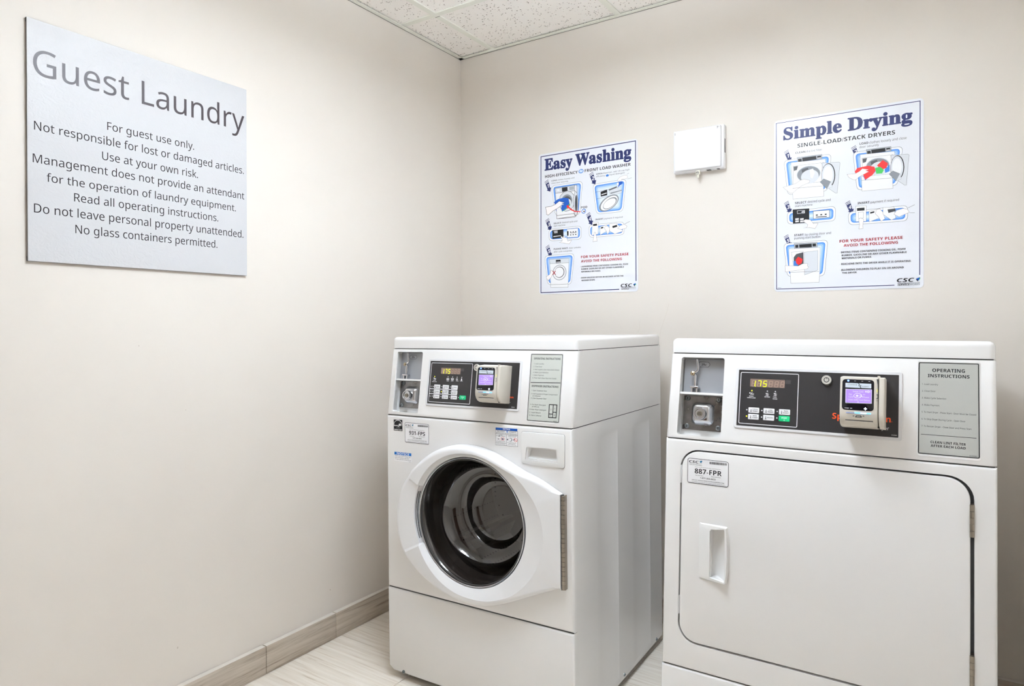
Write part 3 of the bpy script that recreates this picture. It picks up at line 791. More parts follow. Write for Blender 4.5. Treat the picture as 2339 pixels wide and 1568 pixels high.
["P","d",1491,8231,1498,8232,1498,8174,1491,8174],
["P","d",1501,8231,1504,8232,1505,8174,1502,8174],
["P","d",1508,8231,1513,8232,1514,8175,1509,8174],
["P","d",1523,8232,1530,8232,1531,8175,1523,8174],
["P","d",1533,8232,1536,8232,1537,8175,1534,8175]],"wsti":[["T","931-FPS","b","k",976,1629,8129,1180],
["T","CSC","bi","k",832,1073,8388,568],
["P","t",1091,8432,1128,8462,1160,8458,1132,8398],
["L","d",41,836,8372,1146,8385],
["T","SERVICEWORKS","r","d",841,1151,8328,280],
["T","Please use this machine ID when reporting service.","b","d",982,1607,8285,132],
["T","For Service:","b","d",999,1192,8073,183],
["T","Para Servicio:","b","d",1384,1613,8082,181],
["T","1-877-264-6622","b","d",1112,1486,8010,350],
["T","Visit our website WWW.CSCSERVICEWORKS.COM","b","k",905,1688,7952,198],
["T","This machine is owned by CSC ServiceWorks and operated by virtue of","b","d",903,1697,7915,125],
["T","written agreement. Items attached to the owner or Management of these premises","b","d",838,1750,7887,118],
["P","d",1333,8459,1336,8459,1337,8399,1334,8399],
["P","d",1340,8459,1344,8460,1345,8400,1341,8399],
["P","d",1348,8459,1356,8460,1357,8400,1349,8399],
["P","d",1357,8460,1360,8460,1361,8400,1358,8400],
["P","d",1362,8460,1367,8460,1368,8400,1363,8400],
["P","d",1378,8460,1385,8461,1386,8401,1379,8400],
["P","d",1384,8460,1386,8461,1387,8401,1384,8400],
["P","d",1394,8461,1400,8461,1400,8401,1395,8401],
["P","d",1400,8461,1407,8461,1408,8402,1400,8401],
["P","d",1408,8461,1411,8461,1412,8401,1409,8401],
["P","d",1418,8461,1424,8462,1424,8402,1419,8401],
["P","d",1424,8461,1432,8462,1432,8402,1425,8401],
["P","d",1429,8461,1432,8462,1433,8402,1430,8402],
["P","d",1442,8462,1446,8462,1447,8402,1443,8402],
["P","d",1448,8462,1455,8463,1456,8403,1449,8402],
["P","d",1455,8462,1458,8462,1459,8403,1456,8402],
["P","d",1460,8462,1465,8463,1466,8403,1460,8402],
["P","d",1470,8462,1477,8463,1478,8403,1471,8403],
["P","d",1481,8463,1484,8463,1484,8403,1482,8403],
["P","d",1487,8463,1492,8463,1493,8404,1488,8403],
["P","d",1497,8463,1505,8464,1505,8404,1498,8403],
["P","d",1506,8463,1509,8464,1510,8404,1507,8403],
["P","d",1515,8463,1520,8464,1521,8404,1516,8404],
["P","d",1520,8464,1528,8464,1528,8405,1521,8404],
["P","d",1531,8464,1534,8464,1535,8404,1532,8404],
["P","d",1542,8464,1546,8465,1547,8405,1543,8404],
["P","d",1548,8464,1555,8465,1556,8405,1549,8405],
["P","d",1557,8464,1560,8465,1561,8405,1558,8405],
["P","d",1564,8465,1569,8465,1570,8406,1565,8405],
["P","d",1577,8465,1584,8466,1585,8406,1578,8405],
["P","d",1586,8465,1589,8465,1589,8406,1587,8406],
["P","d",1596,8465,1601,8466,1602,8406,1597,8406],
["P","d",1606,8466,1613,8466,1614,8407,1607,8406],
["P","d",1614,8466,1617,8466,1618,8407,1615,8406],
["P","d",1620,8466,1625,8467,1626,8407,1621,8406],
["P","d",1635,8466,1642,8467,1642,8408,1635,8407],
["P","d",1648,8467,1651,8467,1652,8408,1649,8407],
["P","d",1657,8467,1662,8467,1662,8408,1657,8407],
["P","d",1666,8467,1673,8468,1674,8408,1667,8408],
["P","d",1677,8467,1679,8468,1680,8408,1677,8408],
["P","d",1691,8468,1696,8468,1697,8409,1692,8408],
["P","d",1702,8468,1709,8469,1709,8409,1702,8409],
["P","d",1712,8468,1715,8469,1716,8409,1713,8409],
["P","d",1719,8468,1724,8469,1725,8410,1720,8409],
["P","d",1734,8469,1741,8469,1742,8410,1734,8409],
["P","d",1743,8469,1746,8469,1747,8410,1744,8410]],"wnot":[["P","B",4301,8588,5056,8598,5055,8527,4300,8523],
["T","NOTICE","b","w",4558,4804,8542,372],
["T","HIGH EFFICIENCY","b","k",4352,4638,8472,288],
["E","b",4707,8490,4740,8490,4708,8516],
["T","he","bi","w",4687,4728,8478,217],
["T","DETERGENT IS","b","k",4773,5010,8476,273],
["T","RECOMMENDED FOR BEST PERFORMANCE","b","k",4324,5040,8425,230],
["L","d",79,4305,8518,5066,8525,5064,8085,4301,8075,4305,8518],
["L","d",79,4304,8400,5065,8404],
["L","d",79,4673,8402,4670,8083],
["T","MEASURE","b","d",4319,4388,8344,144],
["E","k",4426,8343,4448,8344,4426,8357],
["P","k",4423,8386,4432,8386,4431,8349,4423,8349],
["T","LIQUID","b","d",4457,4542,8367,189],
["T","DETERGENT","b","d",4460,4644,8341,183],
["P","k",4367,8290,4432,8291,4432,8246,4370,8244],
["P","w",4364,8292,4439,8294,4439,8261,4363,8261],
["E","r",4548,8270,4613,8271,4549,8321],
["E","w",4548,8270,4602,8271,4548,8313],
["P","N",4513,8290,4545,8278,4579,8286,4575,8246,4517,8247],
["P","N",4690,8261,4718,8289,4741,8274,4717,8235],
["E","G",4812,8265,4879,8266,4812,8319],
["E","w",4798,8265,4852,8266,4799,8309],
["E","r",4989,8268,5053,8269,4989,8325],
["E","w",4989,8268,5043,8268,4989,8316],
["P","N",4912,8262,4946,8296,4958,8249],
["L","r",138,4946,8301,5035,8232],
["T","NOTE: POWDERED USE WITH","b","d",4342,4632,8192,144],
["T","EL USAR SOLO UN CUP","b","d",4325,4642,8163,144],
["T","PREMIER OR CONCENTRATED","b","d",4314,4669,8132,144],
["T","LIQUID OR POWDER","b","d",4331,4631,8104,144],
["T","USE HE DETERGENT ONLY","b","d",4700,5021,8171,142],
["T","DO NOT USE TO","b","d",4760,4977,8146,142],
["T","PREVENT OVERSUDSING","b","d",4719,5007,8115,142],
["T","IF USING SINGLE LOAD","b","d",4732,5039,8380,142],
["T","LAUNDRY PACKETS","b","d",4732,5006,8349,142]],"wnot2":[["P","V",343,7520,1058,7528,1057,7433,342,7428],
["T","NOTICE","b","w",444,966,7442,679],
["T","DOOR LOCK LIGHT must go out","r","d",371,1014,7378,329],
["T","before attempting to open door.","r","d",370,972,7325,329],
["T","To open, push door in then pull out","r","d",377,1041,7274,329],
["T","806104","b","d",949,1055,7238,108]],"went":[["P","k",332,8566,679,8577,676,8321,332,8310],
["E","w",505,8429,675,8432,506,8560],
["E","k",502,8423,660,8426,503,8544],
["P","k",333,8363,677,8375,676,8321,332,8310],
["P","w",589,8478,572,8432,517,8428,561,8403,544,8357,588,8388,632,8363,616,8407,660,8438,605,8434],
["T","energy","bi","w",337,576,8356,472],
["P","k",332,8288,683,8287,682,8223,332,8220],
["T","ENERGY STAR","b","w",346,668,8227,384]],"dscr":[["T","Swipe Card","r","w",4287,4488,-873,324],
["T","Tap","r","w",4209,4274,-936,315],
["T","Card","r","w",4211,4296,-991,315],
["T","Or","r","w",4483,4525,-929,267],
["T","Phone","r","w",4484,4597,-985,303],
["T","Insert EMV Card Below","r","w",4201,4615,-1053,341],
["T","◊","r","w",4381,4407,-1095,294],
["L","w",103,4529,-841,4580,-840,4580,-830,4620,-850,4581,-872,4581,-862,4530,-862,4529,-841],
["L","w",103,4460,-941,4450,-918,4424,-902,4389,-896,4352,-902,4323,-919,4309,-943,4314,-967,4336,-985,4369,-994,4407,-991,4439,-977,4457,-955,4460,-941],
["E","w",4373,-948,4400,-947,4372,-928],
["L","w",103,4412,-935,4448,-937,4476,-971],
["L","w",103,4417,-961,4449,-969],
["L","w",92,4152,-815,4643,-802,4647,-1094,4159,-1111,4152,-815]],"dscr2":[["T","CHANGE","r","K",4187,4371,-726,254],
["T","POINT","r","K",4454,4588,-753,215],
["P","K",4386,-678,4399,-677,4421,-710,4404,-740,4390,-741,4405,-711],
["P","K",4434,-714,4448,-714,4432,-746,4449,-777,4435,-778,4414,-747],
["L","K",115,4298,-1388,4313,-1376,4330,-1387],
["L","K",115,4486,-1380,4499,-1366,4515,-1379],
["L","K",138,4369,-1370,4448,-1368,4461,-1396,4354,-1400,4369,-1370],
["L","K",115,4736,-910,4761,-902,4762,-982,4733,-979],
["L","K",138,4743,-996,4751,-1004],
["L","K",138,4740,-1027,4749,-1035]]}''')
preload([(it[1], it[2]) for v in SPEC.values() for it in v if it[0] == 'T' and it[2] != 's'] + [('H', k) for k in ('r', 'b', 's', 'i', 'bi')] + [('25¢', 'b')] + [(c, 'b') for c in '12345'], 2)
preload([(it[1], 's') for v in SPEC.values() for it in v if it[0] == 'T' and it[2] == 's'], 3); preload([(it[1], 'r') for it in SPEC['s']], 4)
preload([(c, 'b') for c in 'HIGH TEMP LOW NO HEAT MED DELICATES START LIGHT MEDIUM HEAVY NORMAL PERM PRESS KNIT HOT WARM COLD'.split()], 1)
# ------------------------------------------------------------------ the room
H = 2.3843; RX, RY = 2.2115, -3.06
def setting():
    def wall(name, a, b):
        mb = MB(); mb.box(a, b, M['wall']); return mb.build(name, kind='structure', sharp=0)
    wall('wall_left', (-.12, RY - .12, 0), (0, .12, H + .15)); wb = wall('wall_back', (0, 0, 0), (RX, .12, H + .15))
    wall('wall_right', (RX, RY - .12, 0), (RX + .12, .12, H + .15)); wall('wall_front', (0, RY - .12, 0), (RX, RY, H + .15))
    # little marks of wear
    wl = bpy.data.objects['wall_left']
    chipm = mat('paint_chip', (196, 187, 176), .7); mb = MB()
    for y, z, s in ((-1.479, 1.099, .0016), (-1.343, .903, .0014), (-.793, .1775, .0024), (-1.3725, .2024, .0024)):
        tess(mb, [(y + s * math.cos(t) * random.uniform(.6, 1.3), z + s * 1.4 * math.sin(t) * random.uniform(.6, 1.3)) for t in [k * .7 for k in range(9)]], .0004, chipm)
    mb.v = [(p[2], p[0], p[1]) for p in mb.v]; mb.build('paint_chip', wl, sharp=0, kind='stuff')
    mb = MB(); crk = mat('paint_crease', (208, 199, 188), .7)
    put_line(mb, [(1.006, 1.235), (.998, 1.205), (.985, 1.165), (.972, 1.13), (.970, 1.10)], .0010, 0, crk)
    put_line(mb, [(.885, 1.165), (.887, 1.14), (.879, 1.122)], .0009, 0, crk)
    mb.v = [(p[0], -.0004, p[1]) for p in mb.v]; mb.build('paint_crease', wb, sharp=0)
    # floor: slab with square stone tiles
    mb = MB(); mb.box((-.12, RY - .12, -.06), (RX + .12, .12, -.004), M['grout']); fl = mb.build('floor', kind='structure', sharp=0)
    ts, gp = .6096, .0022; me = {}
    x0 = .4235 - ts; y0 = -.757
    xs = [x0 + i * ts for i in range(7)]; ys = [y0 + (i - 6) * ts for i in range(8)]
    for i, x in enumerate(xs):
        for j, y in enumerate(ys):
            a = max(0, x + gp / 2), max(RY, y + gp / 2); b = min(RX, x + ts - gp / 2), min(0, y + ts - gp / 2)
            if b[0] - a[0] < .02 or b[1] - a[1] < .02: continue
            mb = MB(); cx, cy = (a[0] + b[0]) / 2, (a[1] + b[1]) / 2; mb.rbox((a[0] - cx, a[1] - cy, -.009), (b[0] - cx, b[1] - cy, 0), .0009, M['floor'], 1)
            o = mb.build('tile', fl, Matrix.Translation((cx, cy, 0)), sharp=25)
    # baseboards of cut stone, one tile after another
    def board(name, p, d, n0, length, joints):
        mb = MB(); T = Matrix.Translation(p) @ Matrix.Rotation(math.atan2(d[1], d[0]), 4, 'Z')
        mb.box((n0, 0, 0), (n0 + length, .0185, .0905), M['grout']); root = mb.build(name, T=T, kind='structure', sharp=0)
        js = [n0] + [j for j in joints if n0 < j < n0 + length] + [n0 + length]
        for a, b in zip(js, js[1:]):
            mb = MB(); mb.rbox((a + .0009, .0005, .0005), (b - .0009, .022, .0924), .0016, M['base'], 2); mb.quad([(a + .0025, .0015, .0925), (b - .0025, .0015, .0925), (b - .0025, .0205, .0925), (a + .0025, .0205, .0925)][::-1], M['base_top']); mb.build('tile', root, sharp=25)
    board('baseboard_left', (0, 0, 0), (0, -1), 0.0, -RY, [.184 + .3 * i for i in range(10)])
    # the left board must grow into the room: its local +y is world +x when it runs along -y
    board('baseboard_back', (RX, 0, 0), (-1, 0), 0, RX - .0225, [.2 + .3 * i for i in range(8)])
    # ceiling: grid of tees with lay-in tiles
    mb = MB(); mb.box((-.12, RY - .12, H + .1), (RX + .12, .12, H + .15), M['grid']); ce = mb.build('ceiling', kind='structure', sharp=0)
    gx = [.1915 + .6096 * i for i in range(4)]; gy = [-.412 - .6096 * i for i in range(5)]
    w = .0125
    for x in gx:
        mb = MB(); mb.box((x - w, RY, H - .0005), (x + w, 0, H + .004), M['grid']); mb.box((x - .001, RY, H + .004), (x + .001, 0, H + .04), M['grid']); mb.build('ceiling_tee', ce, sharp=0)
    for y in gy:
        mb = MB(); mb.box((0, y - w, H), (RX, y + w, H + .0045), M['grid']); mb.build('ceiling_tee', ce, sharp=0)
    mb = MB(); mb.box((0, -.0005, H - .0012), (RX, -.021, H + .0005), M['grid']); mb.box((0, RY, H - .0012), (.021, 0, H + .0005), M['grid']); mb.box((RX - .021, RY, H - .0012), (RX, 0, H + .0005), M['grid']); mb.box((0, RY, H - .0012), (RX, RY + .021, H + .0005), M['grid'])
    mb.box((0, -.0012, H - .0022), (RX, 0, H + .02), M['seam']); mb.box((0, RY, H - .0022), (.0012, 0, H + .02), M['seam']); mb.build('wall_angle', ce, sharp=0)
    # one cross tee sits slightly open: dark joint at the crossing
    mb = MB(); mb.box((.1795, -.3985, H - .0009), (.204, -.3965, H + .0005), M['seam']); mb.build('tee_joint', ce, sharp=0)
    X = [0] + gx + [RX]; Y = [0] + gy + [RY]
    for i in range(len(X) - 1):
        for j in range(len(Y) - 1):
            if (i, j) in LIGHTS: continue
            a = (X[i] + .003, Y[j + 1] + .003); b = (X[i + 1] - .003, Y[j] - .003); cx, cy = (a[0] + b[0]) / 2, (a[1] + b[1]) / 2
            if b[0] - a[0] < .03 or b[1] - a[1] < .03: continue
            mb = MB(); mb.box((a[0] - cx, a[1] - cy, 0), (b[0] - cx, b[1] - cy, .015), M['tile_c']); mb.build('ceiling_tile', ce, Matrix.Translation((cx, cy, H + .0046)), sharp=0)
    # door behind the camera, seen only mirrored in the machines
    mb = MB(); mb.box((.75, RY, 0), (1.75, RY + .03, 2.12), M['frame_grey']); d = mb.build('door_1', kind='structure', sharp=0)
    mb = MB(); mb.box((.8, RY + .03, .01), (1.7, RY + .05, 2.07), M['door_wood']); mb.build('door_leaf', d, sharp=0)
    mb = MB(); mb.tube([(.87, RY + .05, 1), (.87, RY + .1, 1), (.98, RY + .1, 1)], .009, M['chrome']); mb.build('door_handle', d)
    return gx, gy
LIGHTS = set()
gx, gy = setting()
def pendant(cx, cy):
    # suspended lamp: lens below, and a glowing top panel added to brighten the ceiling
    t = empty('pendant_light', Matrix.Translation((cx, cy, H)), 'white suspended square lamp hanging under the tiled ceiling', 'light')
    hx, hy, zb, zt = .17, .29, -.20, -.15; mb = MB()
    o = [(-hx, -hy), (hx, -hy), (hx, hy), (-hx, hy)]; q = [(-hx + .02, -hy + .02), (hx - .02, -hy + .02), (hx - .02, hy - .02), (-hx + .02, hy - .02)]
    seam_ring(mb, o, q, zb, zt, M['trof']); mb.build('housing', t, sharp=0)
    mb = MB(); mb.box((q[0][0], q[0][1], zb + .004), (q[2][0], q[2][1], zb + .010), M['diff']); mb.build('diffuser', t, sharp=0)
    mb = MB(); mb.box((q[0][0], q[0][1], zt - .010), (q[2][0], q[2][1], zt - .004), M['added_uplight_glow']); mb.build('added_uplight', t, sharp=0)
    for x, y in ((-hx + .008, -hy + .008), (hx - .008, -hy + .008), (-hx + .008, hy - .008), (hx - .008, hy - .008)):
        mb = MB(); mb.tube([(x, y, zt - .002), (x, y, .0)], .003, M['chrome'], 8); mb.build('rod', t)
pendant(1.17, -1.32)

# ------------------------------------------------------------------ signs and posters
def rot_plane(c, right, up, nrm, a):
    r, u, n = Vector(right), Vector(up), Vector(nrm); ca, sa = math.cos(R(a)), math.sin(R(a))
    m = Matrix((r * ca + u * sa, -r * sa + u * ca, n)).transposed().to_4x4(); m.translation = Vector(c); return m
def guest_sign():
    T = rot_plane((.002, (-1.7485 - 1.1379) / 2, (1.3157 + 1.9149) / 2), (0, 1, 0), (0, 0, 1), (1, 0, 0), -.1792)
    t = empty('wall_sign', T, 'large silver guest laundry sign with dark lettering on the left wall', 'sign')
    hw, hh = .3053, .2996; mb = MB(); mb.box((-hw, -hh, .0015), (hw, hh, .0042), M['sign_edge']); mb.build('backing', t, sharp=0)
    mb = MB(); mb.box((-hw, -hh, -.001), (hw - .01, -hh + .012, .0015), M['seam']); mb.build('mounting_tape', t, sharp=0)
    mb = MB(); mb.box((-hw, hh - .01, -.001), (hw - .01, hh, .0015), M['seam']); mb.build('mounting_tape', t, sharp=0)
    mb = MB(); mb.rbox((-hw, -hh, .0042), (hw, hh, .0072), .0005, M['sign'], 1); mb.build('face_plate', t)
    for it in SPEC['s']: mb = MB(); printed([it], dict(text=mb), z0=.00725, res=4); mb.build('lettering', t, sharp=0)
guest_sign()
def poster(key, x0, x1, z0, z1, a, label):
    T = rot_plane(((x0 + x1) / 2, 0, (z0 + z1) / 2), (1, 0, 0), (0, 0, 1), (0, -1, 0), a)
    t = empty('poster', T, label, 'poster'); hw, hh = (x1 - x0) / 2, (z1 - z0) / 2
    mb = MB(); mb.prism(rrect(-hw, -hh, hw, hh, .013), .0003, .0016, M['sheet']); mb.build('sheet', t, sharp=30)
    a_, b_ = MB(), MB(); printed(SPEC[key], dict(text=a_, art=b_), z0=.0017, asc=.000188 if key == 'a' else .000150); a_.build('lettering', t, sharp=0, kind='stuff'); b_.build('illustration', t, sharp=0)
poster('a', .4252, .8791, 1.2834, 1.8855, .2308, 'white instruction poster headed Easy Washing, on the back wall above the washer')
poster('b', 1.3905, 1.8398, 1.2692, 1.8684, .1677, 'white instruction poster headed Simple Drying, on the back wall above the dryer')
def wall_box():
    t = empty('wall_box', Matrix.Translation((1.128, 0, 1.80)), 'blank white plastic box on the wall between the two posters', 'box')
    mb = MB(); mb.rbox((-.094, -.030, -.0775), (.0945, -.0005, .081), .003, M['box_plastic']); mb.build('base', t)
    bmx = MB(); bmx.rbox((-.0875, -.043, -.0725), (.0865, -.028, .0765), .0045, M['box_plastic'], 3); bmx.build('cover', t)
    for nm, a, b in (('slot', (.0945, -.021, -.02), (.0952, -.012, .03)), ('slot', (.030, -.029, -.0785), (.045, -.012, -.0775)), ('slot', (.068, -.029, -.0785), (.077, -.014, -.0775)), ('notch', (.0735, -.0436, .068), (.0755, -.0428, .073)), ('notch', (-.0835, -.0436, .062), (-.0825, -.0428, .07)), ('notch', (.0785, -.0436, .0695), (.0805, -.0428, .072)), ('slot', (.072, -.0436, .0655), (.078, -.0428, .0665))):
        mb = MB(); mb.box(a, b, M['disp_g']); mb.build(nm, t, sharp=0)
    mb = MB(); mb.rbox((-.008, -.036, -.092), (.008, -.022, -.076), .003, M['clear']); mb.lathe([(0, 0), (.0035, 0), (.0035, .014), (0, .014)], (0, -.03, -.104), (0, 0, 1), M['clear'], 12); mb.tube([(-.005, -.0375, -.084), (.005, -.0375, -.084)], .0012, M['disp_g'], 6); mb.lathe([(.005, 0), (.005, .001), (.0035, .001), (.0035, 0)], (0, -.0365, -.086), (0, -1, 0), M['chrome'], 16, closed=False); mb.build('latch', t)
wall_box()

# ------------------------------------------------------------------ the two machines
W, D, ZL, ZT, ZB, D1 = .683, .7087, 1.0868, 1.1249, .8717, .0321
SL = math.hypot(ZL - ZB, D1); UPV = Vector((0, D1, ZL - ZB)) / SL; NRM = Vector((1, 0, 0)).cross(UPV)
PT = Matrix(((1, 0, 0), UPV, NRM)).transposed().to_4x4(); PT.translation = Vector((0, D1, ZL))     # control face: x right, y up the slope, z outwards
FT = Matrix(((1, 0, 0), (0, 0, 1), (0, -1, 0))).transposed().to_4x4()                              # front face: x right, y up, z outwards
G = .0010
def machine_frame(x, y, z, yaw, roll, pit):
    m = Matrix.Rotation(R(yaw), 4, 'Z') @ Matrix.Rotation(R(roll), 4, 'Y') @ Matrix.Rotation(R(pit), 4, 'X'); m.translation = Vector((x, y, z)); return m
def P3(x, v, h):  # panel coordinates to machine-local
    return tuple(PT @ Vector((x, -v, h)))
def shell(t, zg, zbot, fx, emboss):
    e = M['enamel']
    # lid
    mb = MB(); bmx = bmesh.new(); bmesh.ops.create_cube(bmx, size=1)
    for v in bmx.verts:
        v.co = Vector((.0005 + (v.co.x + .5) * (W - .001), D1 - .0008 + (v.co.y + .5) * (D - D1), ZL + G + (v.co.z + .5) * (ZT - ZL - G)))
    top = [ed for ed in bmx.edges if all(v.co.z > ZT - .001 for v in ed.verts)]; ver = [ed for ed in bmx.edges if abs(ed.verts[0].co.z - ed.verts[1].co.z) > .01]
    bmesh.ops.bevel(bmx, geom=top + ver, offset=.0125, segments=5, profile=.5, affect='EDGES'); mb.bm(bmx, e); mb.build('lid', t, sharp=40)
    # control hood, raked front
    bmx = bmesh.new(); Hd = .0215
    vs = []
    for x in (0, W):
        for (y, z) in ((.0004, ZB + G), (D1, ZL - G), (D1 + Hd, ZL - G), (Hd, ZB + G)): vs.append(bmx.verts.new((x, y, z)))
    for f in ((0, 1, 2, 3), (7, 6, 5, 4), (0, 4, 5, 1), (1, 5, 6, 2), (2, 6, 7, 3), (3, 7, 4, 0)): bmx.faces.new([vs[i] for i in f])
    bmesh.ops.recalc_face_normals(bmx, faces=bmx.faces[:])
    se = [ed for ed in bmx.edges if abs(ed.verts[0].co.z - ed.verts[1].co.z) > .05 and max(v.co.y for v in ed.verts) < D1 + .001]
    bo = [ed for ed in bmx.edges if abs(ed.verts[0].co.x - ed.verts[1].co.x) > .1 and max(v.co.y for v in ed.verts) < D1 + .001]
    bmesh.ops.bevel(bmx, geom=se, offset=.0095, segments=4, profile=.5, affect='EDGES')
    bo = [ed for ed in bmx.edges if min(v.co.z for v in ed.verts) > 0 and all((PT.inverted() @ v.co).z > -.0099 for v in ed.verts) and abs(ed.verts[0].co.z - ed.verts[1].co.z) < 1e-4]
    bmesh.ops.bevel(bmx, geom=bo, offset=.0028, segments=2, profile=.5, affect='EDGES')
    mb = MB(); mb.bm(bmx, e); hood = mb.build('control_hood', t, sharp=40)
    q = rrect(fx(.0277), -.2065, fx(.1368), -.0105, .006, 4); c = MB(); c.prism(q, -.05, .02, e, fn=lambda a, b, h: tuple(PT @ Vector((a, b, h)))); boolean(hood, c)
    # upper side panels following the rake, back panel
    for s, x0, x1 in ((0, 0.0006, .0036), (1, W - .0036, W - .0006)):
        mb = MB(); mb.prism([(Hd + .0012, ZB + G), (D - .001, ZB + G), (D - .001, ZL - G), (D1 + Hd + .0012, ZL - G)], x0, x1, e, fn=lambda a, b, c: (c, a, b)); mb.build('side_panel_upper', t)
    mb = MB(); mb.box((.004, D - .004, zbot + .01), (W - .004, D - .001, ZL), e); mb.build('back_panel', t, sharp=0)
    # lower side panels, pressed fields
    for s in (0, 1):
        mb = MB(); ys = [.0205, .15, .158, .166, .174, .182, .19, .20, .3085, .3095, .311, .3125, .424, .432, .440, .448, .456, .465, .474, .5865, .5875, .589, .5905, D - .001]
        zs = [zbot, .0385, .040, .042, .046, .055, .2, .4, .6, .80, .818, .824, .829, .833, .8355, ZB - G]
        def dep(y, z):
            d = 0
            for a, b in ((.150, .311), (.424, .589)):
                fy = min(max((y - a) / .050, 0), 1) * min(max((b - y) / .0025, 0), 1) if a < y < b else 0
                fz = min(max((z - .039) / .003, 0), 1) * min(max((.833 - z) / .014, 0), 1)
                if y > b - .02 and z < .039 + .02 and (y - b + .02) + (.059 - z) > .026: fz = 0
                fy = fy * fy * (3 - 2 * fy); fz = fz * fz * (3 - 2 * fz); d = max(d, fy * fz)
            return d * .0014 if emboss else 0
        X = (lambda d: W - .0006 - d) if s else (lambda d: .0006 + d)
        vs = [(X(dep(y, z)), y, z) for z in zs for y in ys]; n = len(ys); fs = [(j * n + i, j * n + i + 1, (j + 1) * n + i + 1, (j + 1) * n + i) for j in range(len(zs) - 1) for i in range(n - 1)]
        if not s: fs = [f[::-1] for f in fs]
        mb.add(vs, fs, e)
        xb = W - .004 if s else .004  # return flange at the bottom
        mb.quad([(X(0), .0205, zbot), (X(0), D - .001, zbot), (xb - (.02 if s else -.02), D - .001, zbot + .001), (xb - (.02 if s else -.02), .0205, zbot + .001)], e)
        mb.build('side_panel', t, sharp=50)
    for s in (0, 1):
        for y, z in ((.3508, .0421), (.6446, .0382)):
            if zbot < .04:
                mb = MB(); mb.lathe([(.0058, 0), (.0055, .0015), (.003, .0032), (0, .0036)], (W - .0006 if s else .0006, y, z), (1 if s else -1, 0, 0), M['zinc'], 14); mb.tube([(W + .0026 if s else -.0026, y - .004, z), (W + .0026 if s else -.0026, y + .004, z)], .0009, M['seam'], 5); mb.build('screw', t)
    # dark bars added behind the seams, their colour standing for shade in the gaps
    bars = [((.004, .006, ZB - .006), (W - .004, .012, ZB + .006)), ((.004, .006, zg - .006), (W - .004, .012, zg + .006)), ((.004, D1 + .008, ZL - .005), (W - .004, D1 + .014, ZL + .005))]
    for x in (.0045, W - .0075): bars += [((x, .024, ZB - .006), (x + .003, D - .01, ZB + .006)), ((x, D1 + .03, ZL - .005), (x + .003, D - .01, ZL + .005))]
    for a, b in bars: mb = MB(); mb.box(a, b, M['seam']); mb.build('seam_shade_bar', t, sharp=0)
